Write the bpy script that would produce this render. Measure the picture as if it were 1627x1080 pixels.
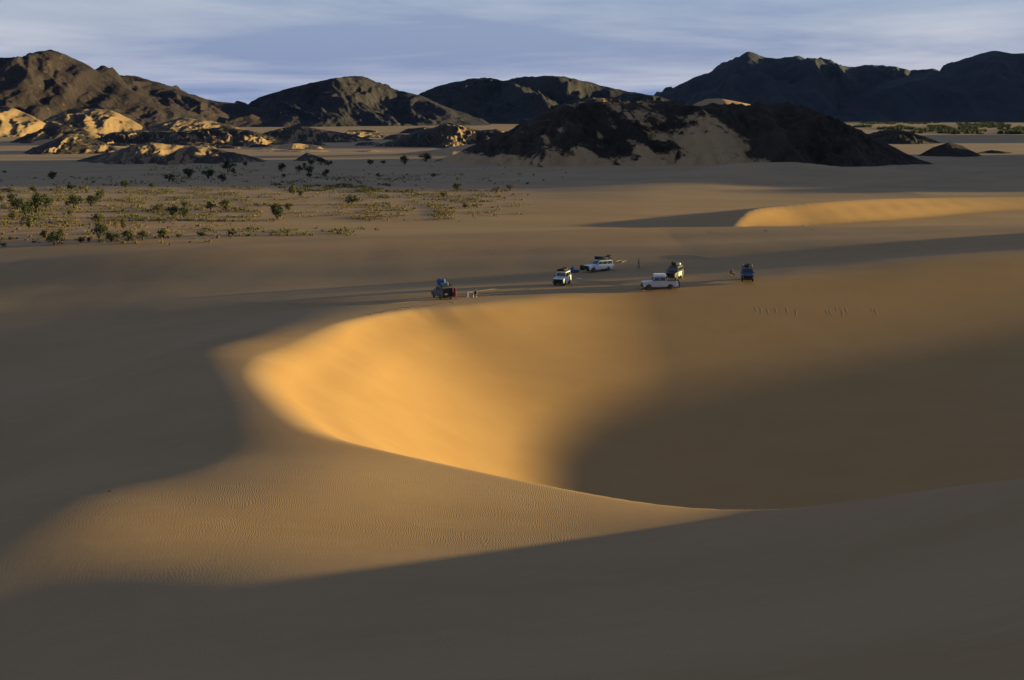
import bpy, bmesh, math, random
import numpy as np
from mathutils import Vector, Matrix

for o in list(bpy.data.objects):
    bpy.data.objects.remove(o)
sc = bpy.context.scene
C = sc.collection
R = math.radians
random.seed(7)

# ------------------------------------------------------------------ camera
CAM_Z = 26.0
PITCH = 10.0
FPX = 2034.0                     # focal length in photo pixels (photo is 1627 x 1080)
cam = bpy.data.cameras.new('camera')
cam.sensor_width = 36.0
cam.lens = 36.0 * FPX / 1627.0
cam.clip_start = 0.3
cam.clip_end = 60000
camo = bpy.data.objects.new('camera', cam)
C.objects.link(camo)
camo.location = (0, 0, CAM_Z)
camo.rotation_euler = (R(90 - PITCH), 0, 0)
sc.camera = camo

# ------------------------------------------------------------------ light
SUN_EL, SUN_AZ = 4.3, 79.0       # degrees; azimuth from +Y (view) towards +X (right)
SUN_STRENGTH = 5.0
SUN_COLOR = (1.0, 0.82, 0.33)
SKY_STRENGTH = 0.115
EXPOSURE = 1.43
HAZE = 2e-6                      # density of the air, per metre
SKY_TINT = (1.42, 1.0, 0.95, 1)
VEIL = 0.16                      # optical depth of the cloud veil overhead
CLOUD_DARK = (0.66, 0.91, 1.64, 1)
CLOUD_LIGHT = (1.80, 1.90, 2.25, 1)
S = Vector((math.sin(R(SUN_AZ)) * math.cos(R(SUN_EL)), math.cos(R(SUN_AZ)) * math.cos(R(SUN_EL)), math.sin(R(SUN_EL))))

w = bpy.data.worlds.new('World')
sc.world = w
w.use_nodes = True
nt = w.node_tree
for n in list(nt.nodes):
    nt.nodes.remove(n)
def wn(t, **k):
    n = nt.nodes.new(t)
    for a, b in k.items():
        setattr(n, a, b)
    return n
def wl(a, b):
    nt.links.new(a, b)
sky = wn('ShaderNodeTexSky', sky_type='NISHITA', sun_disc=False)
sky.sun_elevation = R(SUN_EL)
sky.sun_rotation = R(SUN_AZ)
sky.air_density = 1.0
sky.dust_density = 0.1
sky.ozone_density = 3.0
sky.altitude = 600
tc = wn('ShaderNodeTexCoord')
sep = wn('ShaderNodeSeparateXYZ'); wl(tc.outputs['Generated'], sep.inputs[0])
# thin layered cloud: project the direction on a high flat layer, so streaks bunch towards the horizon
mz = wn('ShaderNodeMath', operation='ADD'); wl(sep.outputs['Z'], mz.inputs[0]); mz.inputs[1].default_value = 0.06
mzm = wn('ShaderNodeMath', operation='MAXIMUM'); wl(mz.outputs[0], mzm.inputs[0]); mzm.inputs[1].default_value = 0.03
dx = wn('ShaderNodeMath', operation='DIVIDE'); wl(sep.outputs['X'], dx.inputs[0]); wl(mzm.outputs[0], dx.inputs[1])
dy = wn('ShaderNodeMath', operation='DIVIDE'); wl(sep.outputs['Y'], dy.inputs[0]); wl(mzm.outputs[0], dy.inputs[1])
cmb = wn('ShaderNodeCombineXYZ'); wl(dx.outputs[0], cmb.inputs[0]); wl(dy.outputs[0], cmb.inputs[1])
mp = wn('ShaderNodeMapping'); wl(cmb.outputs[0], mp.inputs[0])
mp.inputs['Scale'].default_value = (0.34, 0.36, 1.0)
mp.inputs['Rotation'].default_value = (0, 0, R(8))
mp.inputs['Location'].default_value = (3.1, 0.4, 0)
nz = wn('ShaderNodeTexNoise'); wl(mp.outputs[0], nz.inputs['Vector'])
nz.inputs['Scale'].default_value = 1.0; nz.inputs['Detail'].default_value = 9.0; nz.inputs['Roughness'].default_value = 0.58; nz.inputs['Distortion'].default_value = 0.35
cr = wn('ShaderNodeValToRGB'); wl(nz.outputs['Fac'], cr.inputs[0])
cr.color_ramp.elements[0].position = 0.40; cr.color_ramp.elements[0].color = CLOUD_DARK
cr.color_ramp.elements[1].position = 0.72; cr.color_ramp.elements[1].color = CLOUD_LIGHT
# the veil looks denser the lower one looks through it
zpos = wn('ShaderNodeMath', operation='MAXIMUM'); wl(sep.outputs['Z'], zpos.inputs[0]); zpos.inputs[1].default_value = 0.0
zp2 = wn('ShaderNodeMath', operation='ADD'); wl(zpos.outputs[0], zp2.inputs[0]); zp2.inputs[1].default_value = 0.03
tau = wn('ShaderNodeMath', operation='DIVIDE'); tau.inputs[0].default_value = -VEIL; wl(zp2.outputs[0], tau.inputs[1])
ex = wn('ShaderNodeMath', operation='EXPONENT'); wl(tau.outputs[0], ex.inputs[0])
cov = wn('ShaderNodeMath', operation='SUBTRACT'); cov.inputs[0].default_value = 1.0; wl(ex.outputs[0], cov.inputs[1])
tint = wn('ShaderNodeMix', data_type='RGBA', blend_type='MULTIPLY'); tint.inputs[0].default_value = 1.0
wl(sky.outputs[0], tint.inputs[6]); tint.inputs[7].default_value = SKY_TINT
cloudmix = wn('ShaderNodeMix', data_type='RGBA', blend_type='MIX')
wl(cov.outputs[0], cloudmix.inputs[0]); wl(tint.outputs[2], cloudmix.inputs[6]); wl(cr.outputs[0], cloudmix.inputs[7])
bg = wn('ShaderNodeBackground'); wl(cloudmix.outputs[2], bg.inputs[0]); bg.inputs[1].default_value = SKY_STRENGTH
out = wn('ShaderNodeOutputWorld'); wl(bg.outputs[0], out.inputs[0])

sun = bpy.data.lights.new('sun', 'SUN')
sun.energy = SUN_STRENGTH
sun.color = SUN_COLOR
sun.angle = R(0.9)
suno = bpy.data.objects.new('sun', sun)
C.objects.link(suno)
suno.location = (200, 60, 120)
suno.rotation_euler = S.to_track_quat('Z', 'Y').to_euler()

vs = sc.view_settings
vs.view_transform = 'Standard'
vs.look = 'None'
vs.exposure = EXPOSURE
vs.gamma = 1.0
vs.use_curve_mapping = False
sc.render.engine = 'CYCLES'
sc.cycles.use_denoising = True
sc.cycles.max_bounces = 6
sc.cycles.diffuse_bounces = 4

# ------------------------------------------------------------------ helpers
def unproject(u, v, z=0.0):
    """photo pixel + height of the surface there -> plan position"""
    p = R(PITCH)
    a = (u - 813.5) / FPX
    k = (v - 540.0) / FPX
    d = (a, math.cos(p) - k * math.sin(p), -math.sin(p) - k * math.cos(p))
    t = (z - CAM_Z) / d[2]
    return d[0] * t, d[1] * t
def at_depth(u, v, y):
    """photo pixel + distance along the view -> x, z"""
    p = R(PITCH)
    a = (u - 813.5) / FPX
    k = (v - 540.0) / FPX
    d = (a, math.cos(p) - k * math.sin(p), -math.sin(p) - k * math.cos(p))
    t = y / d[1]
    return d[0] * t, CAM_Z + d[2] * t
def sstep(a, b, x):
    t = np.clip((x - a) / (b - a), 0, 1)
    return t * t * (3 - 2 * t)
def _hash(ix, iy, seed):
    h = (ix.astype(np.int64) * 374761393 + iy.astype(np.int64) * 668265263 + seed * 974634777) & 0xffffffff
    h = ((h ^ (h >> 13)) * 1274126177) & 0xffffffff
    h = (h ^ (h >> 16)) & 0xffffffff
    return h.astype(np.float64) / 4294967295.0
def vnoise(x, y, seed=0):
    x = np.asarray(x, float); y = np.asarray(y, float)
    ix = np.floor(x); iy = np.floor(y)
    fx = x - ix; fy = y - iy
    u = fx ** 3 * (fx * (fx * 6 - 15) + 10); v = fy ** 3 * (fy * (fy * 6 - 15) + 10)
    def g(a, b):
        an = _hash(ix + a, iy + b, seed) * 2 * np.pi
        return np.cos(an) * (fx - a) + np.sin(an) * (fy - b)
    n = (g(0, 0) * (1 - u) + g(1, 0) * u) * (1 - v) + (g(0, 1) * (1 - u) + g(1, 1) * u) * v
    return n * 1.5
def fbm(x, y, oct=4, seed=0, gain=0.5):
    s = 0; a = 1.0; f = 1.0
    for i in range(oct):
        s = s + a * vnoise(np.asarray(x) * f + 17.3 * i, np.asarray(y) * f - 9.1 * i, seed + i)
        a *= gain; f *= 2.03
    return s
def ridged(x, y, oct=4, seed=0, gain=0.5):
    s = 0; a = 1.0; f = 1.0
    for i in range(oct):
        s = s + a * (1 - 2 * np.abs(vnoise(np.asarray(x) * f + 7.7 * i, np.asarray(y) * f + 3.1 * i, seed + i)))
        a *= gain; f *= 2.07
    return s
def smin(a, b, k):
    h = np.clip(0.5 + 0.5 * (b - a) / k, 0, 1)
    return b * (1 - h) + a * h - k * h * (1 - h)
def smax(a, b, k):
    return -smin(-a, -b, k)
def mesh_from_grid(name, P, nr, nc, wrap=False):
    """P: (nr*nc,3) points; quads between rows and columns"""
    r = np.arange(nr - 1)[:, None]
    cN = nc if wrap else nc - 1
    c = np.arange(cN)[None, :]
    c2 = (c + 1) % nc
    q = np.stack([r * nc + c, r * nc + c2 + 0 * r, (r + 1) * nc + c2, (r + 1) * nc + c], -1).reshape(-1, 4)
    me = bpy.data.meshes.new(name)
    me.vertices.add(len(P)); me.vertices.foreach_set('co', np.ascontiguousarray(P, dtype=np.float32).ravel())
    me.loops.add(q.size); me.loops.foreach_set('vertex_index', q.ravel().astype(np.int32))
    me.polygons.add(len(q)); me.polygons.foreach_set('loop_start', (np.arange(len(q)) * 4).astype(np.int32))
    me.polygons.foreach_set('loop_total', np.full(len(q), 4, dtype=np.int32))
    me.polygons.foreach_set('use_smooth', np.ones(len(q), dtype=bool))
    me.update(calc_edges=True)
    return me
def link(name, me, mat=None, parent=None, kind=None):
    o = bpy.data.objects.new(name, me)
    C.objects.link(o)
    if mat is not None:
        me.materials.clear(); me.materials.append(mat)
    if parent is not None:
        o.parent = parent
    if kind:
        o['kind'] = kind
    return o
def tag(o, label, cat, group=None):
    o['label'] = label; o['category'] = cat
    if group:
        o['group'] = group
    return o
def empty(name, loc, rz=0.0):
    o = bpy.data.objects.new(name, None)
    C.objects.link(o)
    o.empty_display_size = 0.3
    o.location = loc
    o.rotation_euler = (0, 0, rz)
    return o

# ------------------------------------------------------------------ materials
class NB:
    def __init__(s, name):
        s.m = bpy.data.materials.new(name); s.m.use_nodes = True
        s.t = s.m.node_tree
        s.b = s.t.nodes['Principled BSDF']
        s.b.inputs['Specular IOR Level'].default_value = 0.2
    def n(s, t, **k):
        x = s.t.nodes.new(t)
        for a, b in k.items():
            setattr(x, a, b)
        return x
    def l(s, a, b):
        s.t.links.new(a, b)
    def math(s, op, a, b=None, clamp=False):
        x = s.n('ShaderNodeMath', operation=op); x.use_clamp = clamp
        for i, q in enumerate((a, b)):
            if q is None: continue
            if isinstance(q, (int, float)): x.inputs[i].default_value = q
            else: s.l(q, x.inputs[i])
        return x.outputs[0]
    def noise(s, vec, scale, detail=4, rough=0.5, dist=0.0):
        x = s.n('ShaderNodeTexNoise')
        s.l(vec, x.inputs['Vector'])
        x.inputs['Scale'].default_value = scale; x.inputs['Detail'].default_value = detail
        x.inputs['Roughness'].default_value = rough; x.inputs['Distortion'].default_value = dist
        return x.outputs['Fac']
    def ramp(s, f, stops):
        x = s.n('ShaderNodeValToRGB'); s.l(f, x.inputs[0])
        e = x.color_ramp.elements
        while len(e) < len(stops): e.new(0.5)
        for i, (p, c) in enumerate(stops):
            e[i].position = p
            e[i].color = (c, c, c, 1) if isinstance(c, (int, float)) else (*c, 1)
        return x.outputs[0]
    def smooth(s, x, a, b):
        m = s.n('ShaderNodeMapRange', interpolation_type='SMOOTHSTEP')
        s.l(x, m.inputs[0]); m.inputs[1].default_value = a; m.inputs[2].default_value = b
        return m.outputs[0]
    def mix(s, f, a, b):
        x = s.n('ShaderNodeMix', data_type='RGBA')
        for i, q in ((0, f), (6, a), (7, b)):
            if isinstance(q, (int, float)): x.inputs[i].default_value = q
            elif isinstance(q, tuple): x.inputs[i].default_value = (*q, 1)
            else: s.l(q, x.inputs[i])
        return x.outputs[2]
    def bump(s, h, strength, dist, normal=None):
        x = s.n('ShaderNodeBump'); s.l(h, x.inputs['Height'])
        x.inputs['Strength'].default_value = strength; x.inputs['Distance'].default_value = dist
        if normal is not None: s.l(normal, x.inputs['Normal'])
        return x.outputs[0]
    def pos(s):
        return s.n('ShaderNodeNewGeometry').outputs['Position']
    def nrm(s):
        return s.n('ShaderNodeNewGeometry').outputs['Normal']
    def xyz(s, v):
        x = s.n('ShaderNodeSeparateXYZ'); s.l(v, x.inputs[0]); return x.outputs
    def mapping(s, v, scale=(1, 1, 1), rot=(0, 0, 0)):
        x = s.n('ShaderNodeMapping'); s.l(v, x.inputs[0])
        x.inputs['Scale'].default_value = scale; x.inputs['Rotation'].default_value = rot
        return x.outputs[0]
    def finish(s, col=None, rough=0.9, normal=None, metal=None, spec=None):
        if col is not None:
            if isinstance(col, tuple): s.b.inputs['Base Color'].default_value = (*col, 1)
            else: s.l(col, s.b.inputs['Base Color'])
        s.b.inputs['Roughness'].default_value = rough
        if metal is not None: s.b.inputs['Metallic'].default_value = metal
        if spec is not None: s.b.inputs['Specular IOR Level'].default_value = spec
        if normal is not None: s.l(normal, s.b.inputs['Normal'])
        return s.m

SLIP_A = (0.370, 0.210, 0.084)
SLIP_B = (0.355, 0.197, 0.077)
SAND_A = (0.37, 0.225, 0.110)
SAND_B = (0.335, 0.197, 0.091)
SAND_C = (0.40, 0.252, 0.130)
def make_sand():
    b = NB('sand')
    P = b.pos()
    big = b.noise(b.mapping(P, (0.02, 0.05, 0.05)), 1.0, 4, 0.5)
    mid = b.noise(b.mapping(P, (0.25, 0.5, 0.5)), 1.0, 5, 0.6)
    col = b.mix(b.smooth(big, 0.35, 0.65), SAND_A, SAND_B)
    col = b.mix(b.math('MULTIPLY', b.smooth(mid, 0.45, 0.75), 0.35), col, SAND_C)
    fine = b.noise(P, 22.0, 3, 0.7)
    col = b.mix(b.math('MULTIPLY', b.smooth(fine, 0.5, 0.8), 0.25), col, (0.27, 0.172, 0.09))
    wisp = b.noise(b.mapping(P, (0.7, 1.9, 1.2)), 1.0, 5, 0.65)
    col = b.mix(b.math('MULTIPLY', b.smooth(wisp, 0.42, 0.72), 0.22), col, (0.28, 0.172, 0.085))
    sl = b.n('ShaderNodeAttribute'); sl.attribute_name = 'slip'
    gold_n = b.noise(b.mapping(P, (0.12, 0.2, 0.3)), 1.0, 5, 0.6)
    gold = b.mix(b.smooth(gold_n, 0.35, 0.65), SLIP_A, SLIP_B)
    col = b.mix(sl.outputs['Fac'], col, gold)
    x, y, z = b.xyz(P)
    # plain beyond the dunes: older, greyer, with gravel
    far = b.smooth(y, 330, 460)
    gn = b.noise(b.mapping(P, (0.03, 0.05, 0.05)), 1.0, 6, 0.65)
    plain = b.mix(b.smooth(gn, 0.4, 0.65), (0.36, 0.235, 0.130), (0.29, 0.190, 0.108))
    col = b.mix(b.math('MULTIPLY', far, 0.7), col, plain)
    # wind ripples on the firm windward sand
    warp = b.noise(b.mapping(P, (0.35, 0.35, 0.35)), 1.0, 2, 0.5)
    wx = b.math('ADD', x, b.math('MULTIPLY', warp, 1.6))
    wn_ = b.noise(b.mapping(P, (1.2, 0.25, 0.4)), 1.0, 2, 0.5)
    ph = b.math('ADD', b.math('MULTIPLY', wx, 44.0), b.math('MULTIPLY', wn_, 9.0))
    rip = b.math('SINE', ph)
    m1 = b.math('MULTIPLY', b.smooth(y, 66, 74), b.math('SUBTRACT', 1.0, b.smooth(y, 86, 96)))
    m2 = b.math('MULTIPLY', b.smooth(x, -26, -17), b.math('SUBTRACT', 1.0, b.smooth(x, 2, 9)))
    m3 = b.smooth(b.noise(b.mapping(P, (0.10, 0.22, 0.2)), 1.0, 2, 0.5), 0.25, 0.60)
    zr = b.smooth(z, -1.5, -0.2)
    mask = b.math('MULTIPLY', b.math('MULTIPLY', m1, m2), b.math('MULTIPLY', m3, zr))
    ripm = b.math('MULTIPLY', rip, b.math('ADD', b.math('MULTIPLY', mask, 1.0), 0.0))
    # broader, weaker ripples over the whole windward slope, with coarser darker grains in the troughs
    ph2 = b.math('ADD', b.math('MULTIPLY', wx, 30.0), b.math('ADD', b.math('MULTIPLY', wn_, 14.0), b.math('MULTIPLY', y, 5.0)))
    rip2 = b.math('MULTIPLY', b.math('SINE', ph2), b.math('MULTIPLY', b.math('SUBTRACT', 1.0, b.smooth(y, 70, 110)), b.smooth(b.noise(b.mapping(P, (0.07, 0.13, 0.1)), 1.0, 3, 0.6), 0.30, 0.65)))
    col = b.mix(b.math('MULTIPLY', b.math('ADD', rip2, 0.0), 0.16, True), col, (0.25, 0.150, 0.075))
    slope_w = b.smooth(b.xyz(b.nrm())[2], 0.86, 0.95)
    nb = b.bump(b.math('MULTIPLY', rip2, slope_w), 0.07, 0.010)
    nb = b.bump(ripm, 0.34, 0.006, nb)
    nb = b.bump(fine, 0.12, 0.02, nb)
    nb = b.bump(b.noise(b.mapping(P, (1.1, 0.35, 0.5)), 1.0, 5, 0.6), 0.18, 0.03, nb)
    return b.finish(col, 0.95, nb, spec=0.05)
M_SAND = make_sand()
# ------------------------------------------------------------------ terrain heights
# outer sand surface: (pixel u, pixel v, height) picks, turned into plan positions
A_PICKS = [
    # near rim of the bowl, from the low saddle round the left tip to the far rim
    (1180,820,0.0),(1000,792,0.5),(850,765,0.9),(700,735,1.3),(600,712,1.6),(505,684,1.9),(455,650,1.9),(415,604,1.6),
    (428,575,1.4),(475,553,1.1),(520,524,0.9),(555,508,0.7),(640,490,0.2),(800,476,0.0),(1000,466,0.2),(1300,448,1.5),(1627,430,3.4),
    # crest of the camera dune on the right
    (1290,803,2.0),(1400,785,4.2),(1520,766,6.4),(1627,748,8.4),
    # rounded ridge top left of the bowl
    (256,602,2.7),(264,566,2.3),(284,650,2.95),(358,543,1.8),(356,704,2.75),(450,746,2.6),(520,730,2.2),(470,530,1.2),
    # dark hollow on the left
    (0,600,-4.2),(150,600,-3.2),(148,600,-1.3),(0,680,-3.4),(150,680,-2.8),(238,680,-0.2),(0,740,-2.6),(150,735,-1.6),(290,746,0.0),(375,738,1.0),(200,752,-0.5),(430,738,1.9),
    (0,540,-4.8),(200,540,-3.6),(300,540,-1.0),(0,490,-5.0),(250,490,-3.2),(420,500,-1.4),
    # lit hump in front
    (200,768,2.2),(300,768,2.1),(430,766,2.3),(90,786,2.1),(0,835,2.0),(100,870,2.2),(300,800,2.1),(300,860,1.9),(600,770,1.75),(600,820,1.4),(800,820,0.75),(950,825,0.4),
    (0,905,2.0),(600,868,1.15),(300,895,1.7),
    # camera dune in front, rising to the right
    (0,990,0.7),(300,960,2.4),(600,930,3.0),(0,950,0.85),(300,925,2.1),(600,893,2.0),(900,890,2.2),(1180,880,4.0),(1400,900,6.8),(1627,900,10.4),
    (0,1080,2.4),(400,1080,5.4),(813,1080,8.2),(1200,1080,11.2),(1627,1080,14.0),
]
A_PLAN = [
    (0,0,24.0),(0,-30,26),(30,0,29),(-30,0,17),(-40,20,9.5),(-60,40,2),(40,30,19),(50,55,16),(70,60,15.5),(100,40,17),(60,-40,32),(-60,-40,16),(-90,0,3),(120,-20,20),
    (0,-120,10),(100,-120,14),(-100,-100,2),(160,40,9),(180,120,4),(-100,100,-3),(-120,50,-1),(-110,160,-6),
    (-90,215,-5),(-30,205,-1.7),(20,215,0.6),(60,225,2.5),(100,230,4.4),(-120,230,-6),(130,200,5.7),(0,260,0.2),(80,260,3.4),(-80,260,-2),(170,230,7.5),
    (-15,122,0.6),(-8,105,0.9),(-8,142,-0.4),(60,120,2),(90,160,2),(120,110,4),(50,80,4.5),(90,90,7),
]
_pts = [(*unproject(u, v, z), z) for u, v, z in A_PICKS] + [tuple(map(float, p)) for p in A_PLAN]
_pts = np.array(_pts)
_SC = 50.0
BLUR = 3.2
def _phi(r2):
    return 0.5 * r2 * np.log(np.maximum(r2, 1e-12))
def _tps_fit(P, lam=2e-3):
    xy = P[:, :2] / _SC
    n = len(P)
    d2 = ((xy[:, None] - xy[None]) ** 2).sum(-1)
    K = _phi(d2) + lam * np.eye(n)
    Q = np.c_[np.ones(n), xy]
    M = np.block([[K, Q], [Q.T, np.zeros((3, 3))]])
    return xy, np.linalg.solve(M, np.r_[P[:, 2], np.zeros(3)])
_AXY, _AW = _tps_fit(_pts)
def outer(x, y):
    px = x / _SC; py = y / _SC
    s = _AW[-3] + _AW[-2] * px + _AW[-1] * py
    for (cx, cy), wt in zip(_AXY, _AW):
        s = s + wt * _phi((px - cx) ** 2 + (py - cy) ** 2)
    return s

# wind-smoothed: sample the surface on a 1 m net, blur it, read it back through a cubic B-spline
_GX0, _GY0, _GN, _GM = -256.0, -256.0, 513, 553
_ax = _GX0 + np.arange(_GN); _ay = _GY0 + np.arange(_GM)
_AG = outer(*np.meshgrid(_ax, _ay))
_kn = np.exp(-0.5 * (np.arange(-10, 11) / BLUR) ** 2); _kn /= _kn.sum()
_AG = np.apply_along_axis(lambda r: np.convolve(np.pad(r, 10, 'edge'), _kn, 'valid'), 1, _AG)
_AG = np.apply_along_axis(lambda r: np.convolve(np.pad(r, 10, 'edge'), _kn, 'valid'), 0, _AG)
# the whale-back left of the bowl is rounder still
_k2 = np.exp(-0.5 * (np.arange(-16, 17) / 5.5) ** 2); _k2 /= _k2.sum()
_sub = _AG[256 + 60:256 + 170, 256 - 75:256 + 25].copy()
for ax_ in (1, 0):
    _sub = np.apply_along_axis(lambda r: np.convolve(np.pad(r, 16, 'edge'), _k2, 'valid'), ax_, _sub)
_mx, _my = np.meshgrid(np.arange(-75, 25), np.arange(60, 170))
_mk = np.exp(-(((_mx + 26) / 13.0) ** 4 + ((_my - 112) / 24.0) ** 4))
_AG[256 + 60:256 + 170, 256 - 75:256 + 25] = _AG[256 + 60:256 + 170, 256 - 75:256 + 25] * (1 - _mk) + (_sub + 0.45) * _mk
def outer_smooth(x, y):
    fx = np.clip(x - _GX0, 2, _GN - 4); fy = np.clip(y - _GY0, 2, _GM - 4)
    ix = np.floor(fx).astype(int); iy = np.floor(fy).astype(int); fx = fx - ix; fy = fy - iy
    def wts(t):
        return ((1 - t) ** 3 / 6, (3 * t ** 3 - 6 * t ** 2 + 4) / 6, (-3 * t ** 3 + 3 * t ** 2 + 3 * t + 1) / 6, t ** 3 / 6)
    wxs, wys = wts(fx), wts(fy)
    s = 0
    for j in range(4):
        r = 0
        for i in range(4):
            r = r + wxs[i] * _AG[iy + j - 1, ix + i - 1]
        s = s + wys[j] * r
    return s

# rim of the bowl in plan: (u, v, z), rounding of the edge there, slope of the slip face below it
RIM = [(1627,748,8.4,1.1,.60),(1520,766,6.4,1.1,.60),(1400,785,4.2,.8,.60),(1290,803,2.0,.4,.60),(1180,820,0.0,.2,.60),(1000,792,0.5,.25,.60),(850,765,0.9,.3,.60),(700,735,1.3,.4,.58),
       (600,712,1.6,.6,.58),(505,684,1.9,1.0,.57),(455,650,1.9,1.2,.56),(415,604,1.6,1.3,.55),(428,575,1.4,1.3,.55),(475,553,1.1,1.2,.55),(520,524,0.9,1.0,.56),(555,508,.7,.5,.57),(640,490,.2,.3,.56),
       (730,481,0.1,.5,.54)]
_rim = [(*unproject(u, v, z), z, k, s) for u, v, z, k, s in RIM]
_rim = [(90.0, 46.0, 17.5, 0.5, .55), (60.0, 51.5, 15.0, 0.4, .60), (43.0, 54.5, 12.8, 0.6, .60), (34.0, 57.0, 11.0, 0.8, .60), (29.0, 59.6, 9.5, 1.0, .60)] + _rim + [(1.5, 193.0, 0.0, 0.7, .52), (12.0, 215.0, 0.0, 1.0, .5), (24.0, 245.0, 0.0, 1.2, .45)]
_rim = np.array(_rim)
def spline(P, n=4):
    """Catmull-Rom through the rows of P"""
    Q = np.vstack([2 * P[0] - P[1], P, 2 * P[-1] - P[-2]])
    o = []
    for i in range(1, len(Q) - 2):
        for j in range(n):
            t = j / n
            o.append(0.5 * (2 * Q[i] + (Q[i + 1] - Q[i - 1]) * t + (2 * Q[i - 1] - 5 * Q[i] + 4 * Q[i + 1] - Q[i + 2]) * t * t + (-Q[i - 1] + 3 * Q[i] - 3 * Q[i + 1] + Q[i + 2]) * t ** 3))
    o.append(Q[-2])
    return np.array(o)
_rim = np.vstack([spline(_rim, 3), [(200.0, 245.0, 0, 6, .4), (200.0, 46.0, 10, 6, .4)]])
N_OPEN = 2                       # closing corners of the outline carry no face
def rim_field(x, y, rim, nopen=0):
    """height, signed distance (positive inside), edge rounding and slope blended over the rim's segments"""
    inside = np.zeros(x.shape, bool)
    n = len(rim)
    W0 = np.zeros(x.shape); Wz = np.zeros(x.shape); Wk = np.zeros(x.shape); Ws = np.zeros(x.shape); best = np.full(x.shape, 1e9)
    acc = np.zeros(x.shape)
    for i in range(n):
        a = rim[i]; b = rim[(i + 1) % n]
        ex, ey = b[0] - a[0], b[1] - a[1]
        L = math.hypot(ex, ey)
        cond = (a[1] > y) != (b[1] > y)
        with np.errstate(divide='ignore', invalid='ignore'):
            xi = (b[0] - a[0]) * (y - a[1]) / (b[1] - a[1] + 1e-12) + a[0]
        inside ^= cond & (x < xi)
        if i >= n - 1 - nopen:
            continue
        m = max(1, int(L / 5.0))
        for j in range(m):
            f0, f1 = j / m, (j + 1) / m
            ax, ay = a[0] + f0 * ex, a[1] + f0 * ey
            sx, sy = ex / m, ey / m
            t = np.clip(((x - ax) * sx + (y - ay) * sy) / (sx * sx + sy * sy), 0, 1)
            d = np.hypot(x - ax - t * sx, y - ay - t * sy)
            best = np.minimum(best, d)
            wgt = (L / m) / (d + 0.25) ** 4
            f = f0 + t * (f1 - f0)
            W0 += wgt; Wz += wgt * (a[2] + f * (b[2] - a[2])); Wk += wgt * (a[3] + f * (b[3] - a[3])); Ws += wgt * (a[4] + f * (b[4] - a[4]))
            acc += (L / m) / (d + 0.02) ** 5
    # softened distance: behaves like the true distance near the rim, rounded across the middle
    dsoft = (acc / 1.333) ** -0.25
    dist = best + (np.minimum(dsoft, best * 1.05) - best) * sstep(2, 8, best)
    return Wz / W0, np.where(inside, dist, -best), Wk / W0, Ws / W0
def bowl(x, y):
    return rim_field(x, y, _rim, N_OPEN)
def bowl_rest(x, y):
    """far wall under the camp, and the floor that climbs away to the right"""
    far = -0.27 * (189.0 - y) - 0.028 * (x - 17)
    right = -12.9 + 0.093 * (x - 14.5) + 0.04 * (y - 155)
    return smax(far, right, 6.0)

def gauss_ridge(x, y, pts, wf, wb, pw=1.0):
    """a low ridge along a plan polyline: pts (x, y, h); wf / wb half-width towards / away from the camera"""
    X = np.array([p[0] for p in pts]); Y = np.array([p[1] for p in pts]); H = np.array([p[2] for p in pts])
    yr = np.interp(x, X, Y); h = np.interp(x, X, H)
    d = y - yr
    g = np.where(d < 0, np.exp(-(np.abs(d) / wf) ** 2 * pw), np.exp(-(np.abs(d) / wb) ** 2 * pw))
    return h * g
def P3(u, v, z):
    return (*unproject(u, v, z), z)

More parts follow.
